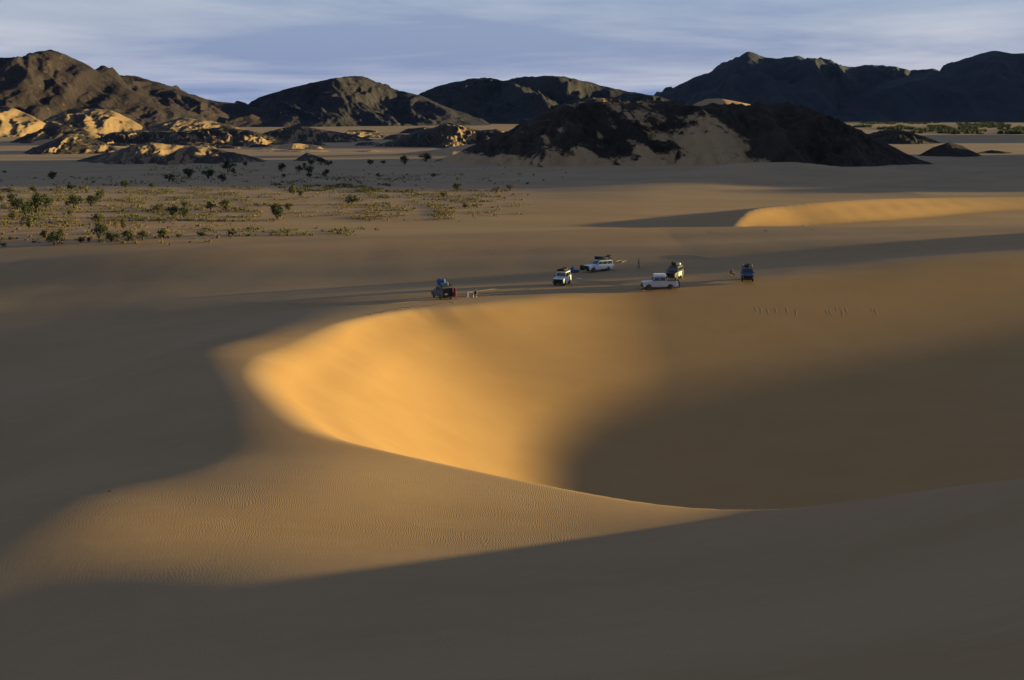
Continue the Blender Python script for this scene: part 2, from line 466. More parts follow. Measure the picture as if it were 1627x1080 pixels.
RIM2 = [(1165,357,.8,.5,.5),(1192,334,3.4,.25,.52),(1240,326,3.9,.3,.46),(1300,320.5,4.2,.4,.40),(1400,314.5,4.0,.6,.34),(1500,312.5,3.2,.8,.28),(1627,311,2.5,1.2,.25),(1800,310,2.0,1.5,.2)]
_rim2 = np.vstack([spline(np.array([(*unproject(u, v, q), q, k, t) for u, v, q, k, t in RIM2]), 3), [(330.0, 400.0, 0, 1, .2), (200.0, 280.0, 0, 1, .2)]])
def far_field(x, y):
    z = 0.34 * fbm(x / 130.0, y / 34.0, 3, 11, 0.4) * sstep(120, 260, y)
    z = z + 1.2 * fbm(x / 400.0, y / 500.0, 2, 21) * sstep(500, 1400, y)
    # low ridge crossing the whole view behind the camp
    z = z + gauss_ridge(x, y, [(-400,225,1.0), P3(0,395,1.2), P3(300,386,1.3), P3(600,376,1.3), P3(1050,363,1.6), P3(1300,361,2.0), P3(1627,360,2.2), (300,320,2.2)], 26, 9)
    # dip in front of it
    z = z - 0.9 * np.exp(-(((x + 40) / 120) ** 2 + ((y - 215) / 16) ** 2))
    # golden dune on the right: slip face towards the right front
    m = (y > 265) & (y < 470) & (x > 10) & (x < 330)
    if m.any():
        zz, sd, kk, ss = rim_field(x[m], y[m], _rim2, 2)
        outs = zz - 0.13 * np.maximum(-sd, 0)
        ins = zz - ss * np.maximum(sd, -3)
        z[m] = smax(z[m], smin(outs, ins, kk), 0.5) - 0.125 * sstep(-40, -20, sd)
    # sand apron leaning on the dark hill
    z = z + 1.5 * np.exp(-(((x - 95) / 150) ** 2 + ((y - 640) / 105) ** 2)) + 1.2 * np.exp(-(((x - 60) / 70) ** 2 + ((y - 560) / 70) ** 2))
    z = z + gauss_ridge(x, y, [P3(800,300,0.2), P3(980,290,1.5), P3(1170,264,5.0), P3(1260,262,5.3), P3(1340,268,4.6), P3(1450,267,4.4), P3(1627,266,4.4), (500, 560, 4.0)], 60, 12) * sstep(-20, 40, x)
    # off to the right: high dunes whose long evening shadows reach into the view
    z = z + 8.0 * np.exp(-(((x - 260) / 50) ** 2 + ((y - 400) / 30) ** 2))
    z = z + 14.0 * np.exp(-(((x - 420) / 70) ** 2 + ((y - 520) / 40) ** 2))
    z = z + 16.0 * np.exp(-(((x - 300) / 70) ** 2 + ((y - 470) / 26) ** 2))
    return z

SLIP = {}
def ground_z(x, y, keep=False):
    x = np.atleast_1d(np.asarray(x, float)); y = np.atleast_1d(np.asarray(y, float))
    z = far_field(x, y)
    near = (y < 292) & (y > -252) & (np.abs(x) < 252)
    if near.any():
        xn, yn = x[near], y[near]
        win = sstep(290, 225, yn) * sstep(-250, -150, yn) * sstep(250, 170, np.abs(xn))
        A = outer_smooth(xn, yn)
        A = A + 0.025 * fbm(xn / 14.0, yn / 22.0, 2, 5) * sstep(40, 70, yn)
        A = A * win + z[near] * np.where(yn > 200, 1.0, win * 0 + 1.0) * np.where(yn > 120, sstep(120, 230, yn), 1 - win)
        bb = (xn > -45) & (yn > 40) & (yn < 250) & (xn < 205)
        A0 = A; A = A0[bb]; xn, yn = xn[bb], yn[bb]
        zz, sd, kk, ss = bowl(xn, yn)
        inn = A - ss * sd
        inn = np.where(sd > -12, np.minimum(zz, A + 0.0) * 0 + A * sstep(6, -2, sd) + zz * (1 - sstep(6, -2, sd)) - ss * sd + 0.22 * kk, 99)
        Bz = smax(inn, bowl_rest(xn, yn), 9.0)
        zf = smin(A, Bz, kk + 1.2 * sstep(25, 60, xn) * sstep(150, 170, yn))
        m = sd > -10
        if keep:
            sl = np.zeros(near.sum()); sl[bb] = np.where(m, sstep(-0.1, 0.9, A - zf), 0); SLIP['near'] = (near, sl)
        A = np.where(m, zf, A)
        A0[bb] = A
        z[near] = A0
    # a dune just right of the view; its long shadow lies behind the camp shoulder
    return z + 7.0 * np.exp(-(((x - 165) / 26) ** 2 + ((y - 243) / 14) ** 2))
def gz(x, y):
    return float(ground_z(x, y)[0])

# ------------------------------------------------------------------ the ground sheet, one mesh out to the horizon
th_d = np.linspace(-29, 29, 900)
th = np.concatenate([np.linspace(-180, -60, 40)[:-1], np.linspace(-60, -29, 60)[:-1], th_d, np.linspace(29, 60, 60)[1:], np.linspace(60, 180, 40)[1:-1]])
rr = [1.2]
while rr[-1] < 22000:
    r = rr[-1]
    f = 0.05 if r < 18 else (0.0048 if r < 250 else (0.0075 if r < 900 else (0.015 if r < 3000 else 0.06)))
    rr.append(r * (1 + f))
rr = np.array(rr)
TH, RR = np.meshgrid(np.radians(th), rr)
gx = (RR * np.sin(TH)).ravel(); gy = (RR * np.cos(TH)).ravel()
gzv = ground_z(gx, gy, True)
me = mesh_from_grid('ground', np.c_[gx, gy, gzv], len(rr), len(th), wrap=True)
bm_c = None
# fine golden sand lies on the slip faces, coarser grey-brown grains on the windward sand
slip = np.zeros(len(gx), dtype=np.float32)
slip[SLIP['near'][0]] = SLIP['near'][1]
_m2 = (gy > 270) & (gy < 460) & (gx > 20) & (gx < 300)
_q = rim_field(gx[_m2], gy[_m2], _rim2, 2)[1]
slip[_m2] = sstep(-1, 2, _q) * sstep(26, 14, _q)
at_ = me.attributes.new('slip', 'FLOAT', 'POINT'); at_.data.foreach_set('value', slip)
ground = link('ground', me, M_SAND, kind='structure')
print('ground verts', len(gx), 'rows', len(rr), 'cam ground', gz(0, 0))

# ------------------------------------------------------------------ mountains and hills
def make_rock(name, dark, mid, pale, sand_amt=0.0, sand_x=0.25, scale=0.02, sand_col=SAND_A, tongue=None, bump=2.0, streak=0.0):
    b = NB(name)
    P = b.pos(); N = b.nrm()
    n1 = b.noise(P, scale, 7, 0.62, 0.4)
    n2 = b.noise(P, scale * 9, 5, 0.65)
    n3 = b.noise(b.mapping(P, (1, 1, 2.5)), scale * 3, 5, 0.6)
    col = b.mix(b.smooth(n1, 0.38, 0.62), dark, mid)
    col = b.mix(b.math('MULTIPLY', b.smooth(n2, 0.58, 0.74), 0.8), col, pale)
    col = b.mix(b.math('MULTIPLY', b.smooth(n3, 0.62, 0.40), 0.0), col, dark)
    if sand_amt > 0:
        nx, ny, nz_ = b.xyz(N)
        x, y, z = b.xyz(P)
        m = b.math('ADD', b.math('MULTIPLY', nx, sand_x), b.math('MULTIPLY', b.math('SUBTRACT', n1, 0.5), 1.6))
        m = b.math('ADD', m, b.math('MULTIPLY', b.math('SUBTRACT', n2, 0.5), 0.5))
        m = b.math('ADD', m, sand_amt - 0.5)
        if tongue:
            for (tx, tw, tz, ta) in tongue:
                d = b.math('DIVIDE', b.math('SUBTRACT', x, tx), tw)
                g = b.math('EXPONENT', b.math('MULTIPLY', b.math('MULTIPLY', d, d), -1.0))
                hz_ = b.math('SUBTRACT', 1.0, b.smooth(z, tz * 0.45, tz))
                m = b.math('ADD', m, b.math('MULTIPLY', b.math('MULTIPLY', g, hz_), ta))
        if streak:
            st_ = b.noise(b.mapping(b.mapping(P, (1, 1, 1), (0, R(-38), 0)), (0.030, 0.02, 0.11)), 1.0, 5, 0.6, 0.3)
            m = b.math('ADD', m, b.math('MULTIPLY', b.math('SUBTRACT', st_, 0.5), streak))
            m = b.math('SUBTRACT', m, b.math('MULTIPLY', b.smooth(x, 95, 150), 0.45))
        col = b.mix(b.smooth(m, -0.08, 0.12), col, sand_col)
    nb = b.bump(n2, 0.9, bump)
    nb = b.bump(b.noise(P, scale * 45, 3, 0.6), 0.5, bump * 0.25, nb)
    return b.finish(col, 0.95, nb, spec=0.1)
M_MTN = make_rock('mountain_rock', (0.019, 0.018, 0.023), (0.033, 0.028, 0.032), (0.080, 0.064, 0.062), scale=0.006, bump=7)
M_MTN_L = make_rock('mountain_rock_brown', (0.024, 0.018, 0.020), (0.040, 0.029, 0.030), (0.10, 0.071, 0.064), scale=0.008, bump=5)
M_MTN_R = make_rock('mountain_rock_slate', (0.026, 0.028, 0.038), (0.036, 0.035, 0.044), (0.052, 0.047, 0.052), scale=0.005, bump=6)
M_HILL = make_rock('dark_hill_rock', (0.026, 0.018, 0.012), (0.048, 0.034, 0.024), (0.090, 0.066, 0.046), sand_amt=0.20, sand_x=0.05, scale=0.035, bump=1.2, streak=1.5,
                   tongue=[(94, 17, 36, 0.62), (72, 14, 30, 0.34), (40, 20, 18, 0.28), (-20, 50, 9, 0.22), (70, 170, 7, 0.30)])
M_KNOLL = make_rock('rock_with_drifted_sand', (0.035, 0.028, 0.024), (0.065, 0.050, 0.040), (0.12, 0.09, 0.065), sand_amt=0.14, sand_x=0.80, scale=0.022, bump=0.9, sand_col=(0.20, 0.128, 0.072))
M_KNOLL_S = make_rock('sand_with_rock', (0.045, 0.035, 0.028), (0.08, 0.06, 0.045), (0.14, 0.105, 0.075), sand_amt=0.35, sand_x=0.70, scale=0.022, bump=0.6, sand_col=(0.20, 0.128, 0.072))
M_BLACK = make_rock('black_rock', (0.020, 0.015, 0.011), (0.032, 0.024, 0.018), (0.05, 0.04, 0.032), scale=0.05, bump=0.8)

def relief(name, sky_pts, Y, front, back, seed, mat, base=-6.0, spur=0.30, rough=0.02, nx=260, ny=90, wob=0.02, prof=1.1, spurw=1.3, smooth_sky=False):
    """a hill or mountain: its crest follows the outline at distance Y; flanks run down in front and behind, cut by spurs and gullies"""
    su = np.array([p[0] for p in sky_pts], float); sv = np.array([p[1] for p in sky_pts], float)
    u = np.linspace(su[0], su[-1], nx)
    v = np.interp(u, su, sv)
    kern = np.array([1, 2, 3, 2, 1.]); kern /= kern.sum()
    vp = np.r_[np.full(2, v[0]), v, np.full(2, v[-1])]
    v = np.convolve(vp, kern, 'valid')
    yR = Y * (1 + wob * fbm(u / 90.0 + seed, u * 0, 3, seed))
    xs = np.zeros(nx); zs = np.zeros(nx)
    for i in range(nx):
        xs[i], zs[i] = at_depth(u[i], v[i], yR[i])
    H = np.maximum(zs - base, 0.3)
    hm = H.max()
    t = np.concatenate([-np.linspace(1, 0, int(ny * 0.7))[:-1] ** 0.9, np.linspace(0, 1, int(ny * 0.3))])
    T, XI = np.meshgrid(t, np.arange(nx), indexing='ij')
    X = xs[XI]; 
    env = H[XI] / hm
    depth = np.where(T < 0, front, back) * (0.35 + 0.65 * env)
    Yg = yR[XI] + T * depth
    f = np.abs(T)
    sp = hm * spurw
    wx = X + 0.35 * sp * fbm(X / sp / 2, Yg / sp / 2, 2, seed + 40)
    rg = ridged(wx / sp, Yg / (sp * 2.2), 4, seed + 3, 0.48)
    rg2 = 0.6 * fbm(X / (sp * 0.25), Yg / (sp * 0.25), 4, seed + 8, 0.6) + 0.55 * (ridged(wx / (sp * 0.33), Yg / (sp * 0.7), 3, seed + 18, 0.55) - 0.6)
    pf = (1 - f) ** prof
    Z = base + H[XI] * pf + hm * env ** 0.7 * (spur * (rg - 0.55) * np.clip(f * 3.0, 0, 1) * (1 - f) ** 0.6 + rough * rg2 * (0.5 + 0.5 * np.clip(f * 4, 0, 1)) * np.clip((1 - f) * 6, 0, 1))
    # nothing in front may rise above the crest's line of sight
    lim = CAM_Z + (zs[XI] - CAM_Z) * Yg / yR[XI]
    Z = np.where(T < 0, np.minimum(Z, np.maximum(lim - 0.02 * hm * np.clip(f * 4, 0, 1), base - 2)), Z)
    P = np.c_[X.ravel(), Yg.ravel(), Z.ravel()]
    me = mesh_from_grid(name, P, len(t), nx)
    return link(name, me, mat, kind='structure')

relief('mountain', [(-260,120),(-120,96),(-60,90),(0,92),(40,90),(58,85),(82,79),(104,87),(125,99),(150,111),(175,123),(205,141),(240,158),(290,178),(330,196)], 2600, 420, 400, 3, M_MTN_L, spur=0.40, rough=0.045, nx=420, ny=190)
relief('mountain', [(120,140),(150,124),(180,119),(215,121),(250,131),(280,141),(300,148),(330,158),(345,161),(385,165),(405,172),(430,181),(480,198)], 2950, 450, 400, 12, M_MTN_L, spur=0.40, rough=0.045, nx=260, ny=120)
relief('mountain', [(350,196),(380,178),(405,163),(440,147),(480,135),(520,127),(545,122),(562,121),(585,124),(600,131),(625,142),(645,146),(668,152),(700,166),(740,180),(780,198)], 3300, 560, 450, 23, M_MTN, spur=0.40, rough=0.05, nx=380, ny=180)
relief('mountain', [(600,190),(640,163),(668,149),(700,135),(735,128),(770,123),(800,127),(830,122),(870,120),(892,121),(930,130),(970,140),(1010,147),(1050,154),(1085,165),(1140,185)], 4200, 700, 500, 31, M_MTN, spur=0.42, rough=0.055, nx=320, ny=130)
relief('mountain', [(950,190),(1000,176),(1050,150),(1090,129),(1130,113),(1160,99),(1187,82),(1200,85),(1215,91),(1240,94),(1265,89),(1290,95),(1305,92),(1322,98),(1345,108),(1370,104),(1400,103),(1440,112),(1480,110),(1500,115),(1560,140),(1640,180)], 5300, 900, 700, 47, M_MTN_R, spur=0.46, rough=0.05, nx=380, ny=130)
relief('mountain', [(1240,188),(1300,165),(1380,140),(1440,122),(1480,111),(1503,114),(1530,97),(1556,86),(1580,80),(1608,85),(1640,84),(1720,60),(1820,50),(1950,70),(2080,100),(2250,180)], 4900, 800, 700, 58, M_MTN_R, spur=0.36, rough=0.02, nx=340, ny=110)

relief('rocky_hill', [(640,270),(680,260),(715,247),(760,228),(800,209),(830,196),(860,180),(890,166),(920,158),(950,155),(985,158),(1010,163),(1040,160),(1075,163),(1110,168),(1150,165),(1185,167),(1215,163),(1250,165),(1285,173),(1315,186),(1345,198),(1380,214),(1410,229),(1440,244),(1490,264),(1530,276)], 705, 112, 90, 71, M_HILL, base=-3, spur=0.24, rough=0.075, nx=520, ny=190, wob=0.03, prof=1.0, spurw=1.0)
relief('rocky_hill', [(25,228),(45,214),(65,206),(85,198),(110,200),(140,208),(165,222),(185,232)], 1280, 90, 80, 81, M_KNOLL, base=-2, nx=150, ny=70, rough=0.05, prof=1.45)
relief('rocky_hill', [(30,248),(60,233),(85,222),(110,212),(130,213),(145,219),(165,227),(190,237),(215,248)], 900, 75, 60, 83, M_KNOLL, base=-2, nx=170, ny=80, rough=0.05, prof=1.45)
relief('rocky_hill', [(125,254),(150,247),(180,241),(210,231),(240,226),(265,229),(300,232),(340,236),(390,246),(420,254),(450,264)], 730, 60, 60, 85, M_KNOLL_S, base=-2, nx=230, ny=90, rough=0.05, spur=0.3, prof=1.45)
relief('rocky_hill', [(245,262),(262,250),(280,240),(300,246),(330,254),(360,262)], 690, 30, 25, 86, M_KNOLL, base=-2, nx=120, ny=50, rough=0.06, prof=1.45)
relief('rocky_hill', [(55,222),(75,200),(90,184),(110,173),(150,172),(175,175),(190,180),(215,194),(240,212)], 1750, 200, 150, 87, M_KNOLL_S, base=-3, nx=170, ny=90, rough=0.025, spur=0.25, prof=1.45)
relief('rocky_hill', [(220,212),(240,201),(265,193),(290,186),(310,189),(335,191),(370,200),(410,212)], 1850, 200, 150, 88, M_KNOLL_S, base=-3, nx=150, ny=80, rough=0.03, spur=0.25, prof=1.45)
relief('rocky_hill', [(150,232),(165,219),(180,210),(230,207),(280,210),(310,206),(340,203),(365,202),(395,207),(420,214),(445,222),(480,234)], 1180, 130, 100, 89, M_KNOLL, base=-3, nx=250, ny=100, rough=0.06, spur=0.4, spurw=0.9, prof=1.45)
relief('rocky_hill', [(370,230),(400,216),(430,208),(455,202),(480,200),(505,205),(535,209),(560,214),(590,222),(620,232)], 1330, 150, 100, 91, M_KNOLL, base=-3, nx=230, ny=100, rough=0.06, spur=0.4, spurw=0.9, prof=1.45)
relief('rocky_hill', [(455,261),(468,254),(478,248),(487,242),(498,246),(512,251),(532,260)], 740, 26, 24, 93, M_KNOLL, base=-2, nx=110, ny=50, rough=0.06, prof=1.45)
relief('rocky_hill', [(530,226),(545,213),(556,206),(575,208),(600,213),(630,219),(660,228)], 1500, 130, 100, 95, M_KNOLL_S, base=-3, nx=140, ny=70, rough=0.04, spur=0.3, prof=1.45)
relief('rocky_hill', [(575,240),(600,230),(630,221),(660,209),(690,202),(714,194),(735,200),(760,207),(790,205),(820,214),(850,226)], 1120, 130, 100, 97, M_KNOLL, base=-3, nx=240, ny=100, rough=0.05, spur=0.4, spurw=0.9, prof=1.45)
relief('sand_hill', [(575,250),(640,243),(690,238),(730,231),(770,227),(800,229),(830,238),(860,250)], 860, 60, 60, 99, M_SAND, base=-2, nx=200, ny=80, rough=0.0, spur=0.25, spurw=3.0)
relief('rocky_hill', [(-90,190),(-40,172),(0,168),(20,171),(45,181),(70,194),(100,214)], 1650, 160, 120, 101, M_KNOLL_S, base=-3, nx=150, ny=80, rough=0.05, spur=0.35, prof=1.45)
relief('sand_hill', [(1085,178),(1105,164),(1122,157),(1142,156),(1165,160),(1190,165),(1215,176)], 860, 50, 60, 103, M_SAND, base=-2, nx=120, ny=50, rough=0.0, spur=0.1)
relief('rocky_hill', [(1355,226),(1380,213),(1400,207),(1422,205),(1445,209),(1470,219),(1500,230)], 1250, 90, 80, 105, M_HILL, base=-2, nx=140, ny=60, rough=0.06)
relief('rocky_hill', [(1440,256),(1462,245),(1482,234),(1508,226),(1528,231),(1550,242),(1575,254)], 830, 45, 40, 107, M_BLACK, base=-2, nx=130, ny=60, rough=0.02, spur=0.1, prof=1.45)
relief('rocky_hill', [(1530,250),(1555,242),(1575,238),(1600,241),(1640,248)], 870, 30, 30, 109, M_BLACK, base=-2, nx=90, ny=40, rough=0.03, spur=0.1, prof=1.45)
# low mounds of rock and drifted sand scattered from the left plain to the dark hill
_rk = random.Random(12)
for i in range(34):
    uc = _rk.uniform(60, 830); vb = _rk.uniform(208, 240); wd = _rk.uniform(22, 60) * (1 if vb > 220 else 0.8); hp = _rk.uniform(3.0, 8.5) * wd / 40
    if uc > 735 and vb > 225:
        continue
    yb = unproject(uc, vb, 0)[1]
    sp_ = [(uc - wd, vb + 2.5)] + [(uc - wd + 2 * wd * t, vb - hp * (math.sin(math.pi * min(1, t ** 0.85)) ** 0.8) * _rk.uniform(0.85, 1.1)) for t in (0.2, 0.35, 0.5, 0.62, 0.75, 0.88)] + [(uc + wd, vb + 2.5)]
    kind_ = _rk.choice((M_KNOLL, M_KNOLL, M_KNOLL_S, M_SAND))
    relief('sand_hill' if kind_ is M_SAND else 'rocky_hill', sp_, yb + wd * yb / FPX * 0.5, wd * yb / FPX * 0.75, wd * yb / FPX * 0.7, 200 + i, kind_, base=-1.5, nx=70, ny=40, rough=0.0 if kind_ is M_SAND else 0.05, spur=0.12 if kind_ is M_SAND else 0.3, wob=0.01)
for i in range(16):
    uc = _rk.uniform(120, 760); vb = _rk.uniform(214, 246); wd = _rk.uniform(45, 120); hp = _rk.uniform(2.0, 4.5)
    if uc + wd * 0.5 > 760 and vb > 225:
        continue
    yb = unproject(uc, vb, 0)[1]; pk = _rk.uniform(0.55, 0.85)
    sp_ = [(uc - wd, vb + 2)] + [(uc - wd + 2 * wd * t, vb - hp * (t / pk) ** 1.2 if t < pk else vb - hp * ((1 - t) / (1 - pk)) ** 0.9) for t in (0.15, 0.3, 0.45, pk - 0.05, pk, pk + (1 - pk) * 0.5)] + [(uc + wd, vb + 2)]
    relief('sand_hill', sp_, yb + 25, 40 + wd * 0.3, 50, 300 + i, M_SAND, base=-1.2, nx=110, ny=40, rough=0.0, spur=0.15, spurw=4.0, wob=0.008)
# mountain and hill added out of view to shade plain and dark hill
relief('mountain', [(1760,250),(1850,160),(1950,110),(2080,60),(2230,50),(2400,90),(2560,180)], 1500, 300, 260, 111, M_MTN_R, spur=0.3, nx=160, ny=70)
relief('rocky_hill', [(1700,262),(1780,170),(1880,60),(1990,5),(2080,-10),(2180,30),(2290,120),(2400,250)], 690, 250, 200, 113, M_HILL, base=-3, spur=0.2, nx=160, ny=70)

# ------------------------------------------------------------------ small materials
def plain(name, col, rough=0.6, metal=0.0, spec=0.3, var=0.12, scale=6.0, dust=0.0):
    b = NB(name)
    tcn = b.n('ShaderNodeTexCoord').outputs['Object']
    n = b.noise(tcn, scale, 4, 0.6)
    d = tuple(max(0.0, c * (1 - var)) for c in col); l = tuple(min(1.0, c * (1 + var)) for c in col)
    c = b.mix(b.smooth(n, 0.35, 0.65), d, l)
    if dust > 0:
        z = b.xyz(tcn)[2]
        n2 = b.noise(tcn, 2.3, 5, 0.6)
        c = b.mix(b.math('MULTIPLY', b.smooth(n2, 0.35, 0.75), dust), c, (0.33, 0.24, 0.15))
    return b.finish(c, rough, None, metal, spec)
PW = plain('white_paint', (0.58, 0.59, 0.59), 0.35, spec=0.5, var=0.04, dust=0.22)
PS = plain('silver_white_paint', (0.44, 0.46, 0.49), 0.32, 0.1, 0.5, var=0.04, dust=0.18)
PR = plain('red_paint', (0.42, 0.035, 0.025), 0.35, spec=0.5, var=0.06, dust=0.15)
PG = plain('painted_shade_slate', (0.055, 0.065, 0.085), 0.35, spec=0.5, var=0.08, dust=0.12)  # shade of the red wagon put into its body colour
PB = plain('dark_blue_paint', (0.035, 0.06, 0.15), 0.32, spec=0.5, var=0.08, dust=0.12)
PK = plain('painted_shade_green', (0.022, 0.028, 0.022), 0.4, spec=0.5, var=0.1, dust=0.10)  # dark green puts shade into a body taken as white
GL = plain('window_glass', (0.010, 0.013, 0.017), 0.08, spec=0.6, var=0.05)
TY = plain('tyre_rubber', (0.015, 0.015, 0.015), 0.85, dust=0.25)
RI = plain('steel_rim', (0.25, 0.25, 0.25), 0.45, 0.6, dust=0.2)
BK = plain('black_plastic', (0.014, 0.014, 0.015), 0.6, dust=0.10)
LA = plain('lamp_glass', (0.62, 0.62, 0.58), 0.1, spec=0.6, var=0.03)
LR = plain('red_lamp', (0.35, 0.02, 0.015), 0.2, spec=0.5)
PLT = plain('plate_yellow', (0.62, 0.55, 0.20), 0.5)
TARP_B = plain('blue_tarpaulin', (0.025, 0.07, 0.24), 0.55, var=0.2)
TARP_T = plain('teal_bag', (0.05, 0.20, 0.23), 0.6, var=0.2)
TARP_K = plain('dark_canvas', (0.025, 0.024, 0.022), 0.85, var=0.2)
TARP_G = plain('grey_canvas', (0.30, 0.29, 0.27), 0.8, var=0.15)
TARP_O = plain('ochre_canvas', (0.45, 0.27, 0.10), 0.8, var=0.15)
WHT = plain('white_plastic', (0.72, 0.72, 0.70), 0.45, var=0.04)
ALU = plain('aluminium', (0.55, 0.55, 0.54), 0.35, 0.8, var=0.05)
SKIN = plain('skin', (0.36, 0.20, 0.13), 0.6, var=0.05)
HAIR = plain('dark_hair', (0.015, 0.011, 0.009), 0.6)
C_RED = plain('rust_red_cloth', (0.16, 0.045, 0.03), 0.9)
C_GREY = plain('grey_cloth', (0.10, 0.10, 0.11), 0.9)
C_DARK = plain('dark_cloth', (0.022, 0.022, 0.026), 0.9)
C_WHITE = plain('pale_cloth', (0.55, 0.53, 0.50), 0.9)
SHOE = plain('shoe_leather', (0.03, 0.022, 0.017), 0.7)

def place(u, v):
    """first place where the sight line through a photo pixel meets the ground"""
    p = R(PITCH); a = (u - 813.5) / FPX; k = (v - 540.0) / FPX
    d = np.array((a, math.cos(p) - k * math.sin(p), -math.sin(p) - k * math.cos(p)))
    lo, hi = 25.0, min((-14 - CAM_Z) / d[2], 3000.0)
    for n in (260, 40, 12):
        t = np.linspace(lo, hi, n)
        g = CAM_Z + d[2] * t - ground_z(d[0] * t, d[1] * t)
        i = int(np.argmax(g < 0)) if (g < 0).any() else n - 1
        lo, hi = t[max(i - 1, 0)], t[i]
    t = (lo + hi) / 2
    return d[0] * t, d[1] * t, gz(d[0] * t, d[1] * t)

def bobj(name, bm, mat, parent=None, smooth=False):
    me = bpy.data.meshes.new(name)
    bmesh.ops.recalc_face_normals(bm, faces=bm.faces)
    bm.to_mesh(me); bm.free()
    if smooth:
        me.polygons.foreach_set('use_smooth', np.ones(len(me.polygons), dtype=bool))
    return link(name, me, mat, parent)
def hexa(bm, quad, off):
    """a thin slab: outer quad and its copy moved by off"""
    q = [Vector(p) for p in quad]; o = Vector(off)
    a = [bm.verts.new(p) for p in q]; b = [bm.verts.new(p + o) for p in q]
    bm.faces.new(a); bm.faces.new(b[::-1])
    for i in range(4):
        j = (i + 1) % 4
        bm.faces.new((a[i], a[j], b[j], b[i]))
def box(bm, c, s, bev=0.0):
    m = Matrix.Translation(c) @ Matrix.Diagonal((s[0], s[1], s[2], 1))
    r = bmesh.ops.create_cube(bm, size=1.0, matrix=m)
    if bev > 0:
        es = list({e for v in r['verts'] for e in v.link_edges})
        bmesh.ops.bevel(bm, geom=es, offset=bev, segments=2, affect='EDGES', profile=0.6)
def tube(bm, a, b, r0, r1=None, n=8):
    a = Vector(a); b = Vector(b); r1 = r0 if r1 is None else r1
    d = b - a
    m = Matrix.Translation((a + b) / 2) @ d.to_track_quat('Z', 'Y').to_matrix().to_4x4()
    bmesh.ops.create_cone(bm, cap_ends=True, segments=n, radius1=r0, radius2=r1, depth=d.length, matrix=m)
def lathe_y(bm, prof, n=20):
    """profile (radius, y) turned round the Y axis"""
    rings = []
    for r, y in prof:
        rings.append([bm.verts.new((r * math.cos(2 * math.pi * i / n), y, r * math.sin(2 * math.pi * i / n))) for i in range(n)])
    for k in range(len(rings) - 1):
        for i in range(n):
            j = (i + 1) % n
            bm.faces.new((rings[k][i], rings[k][j], rings[k + 1][j], rings[k + 1][i]))
    if len(prof) > 2:
        bm.faces.new(rings[0]); bm.faces.new(rings[-1][::-1])
def bundle(name, size, mat, seed, lump=0.18):
    """soft luggage: a rounded, dented sack"""
    bm = bmesh.new()
    bmesh.ops.create_cube(bm, size=1.0)
    bmesh.ops.subdivide_edges(bm, edges=bm.edges[:], cuts=5, use_grid_fill=True)
    rnd = random.Random(seed)
    ph = [rnd.uniform(0, 6) for _ in range(6)]
    for vtx in bm.verts:
        p = vtx.co * 2
        q = p.normalized() * (0.72 * max(abs(p.x), abs(p.y), abs(p.z)) + 0.28 * 1.2)
        q = p * 0.62 + q * 0.38
        f = 1 + lump * (math.sin(3.1 * p.x + ph[0]) * math.sin(2.7 * p.y + ph[1]) + 0.6 * math.sin(5 * p.z + ph[2] + 3 * p.x))
        vtx.co = Vector((q.x * size[0] / 2 * f, q.y * size[1] / 2 * f, max((q.z + 1) * size[2] / 2 * (f if p.z > 0 else 1), 0)))
    return bobj(name, bm, mat, None, True)

# ------------------------------------------------------------------ vehicles
def _tyre_mesh():
    bm = bmesh.new()
    lathe_y(bm, [(0.22, -0.11), (0.30, -0.125), (0.36, -0.12), (0.385, -0.09), (0.39, 0.0), (0.385, 0.09), (0.36, 0.12), (0.30, 0.125), (0.22, 0.11)], 24)
    me = bpy.data.meshes.new('tyre'); bmesh.ops.recalc_face_normals(bm, faces=bm.faces); bm.to_mesh(me); bm.free()
    me.polygons.foreach_set('use_smooth', np.ones(len(me.polygons), dtype=bool))
    me.materials.append(TY); return me
def _rim_mesh():
    bm = bmesh.new()
    lathe_y(bm, [(0.23, -0.09), (0.235, 0.115), (0.20, 0.118), (0.18, 0.06), (0.07, 0.075), (0.06, 0.105), (0.02, 0.108)], 20)
    me = bpy.data.meshes.new('rim'); bmesh.ops.recalc_face_normals(bm, faces=bm.faces); bm.to_mesh(me); bm.free()
    me.materials.append(RI); return me
ME_TYRE, ME_RIM = _tyre_mesh(), _rim_mesh()
def add_wheel(parent, loc, rz=0.0, rx=0.0, name='wheel'):
    wv = empty(name, loc); wv.parent = parent; wv.rotation_euler = (rx, 0, rz)
    for nm, me in (('tyre', ME_TYRE), ('rim', ME_RIM)):
        o = bpy.data.objects.new(nm, me); C.objects.link(o); o.parent = wv
    return wv

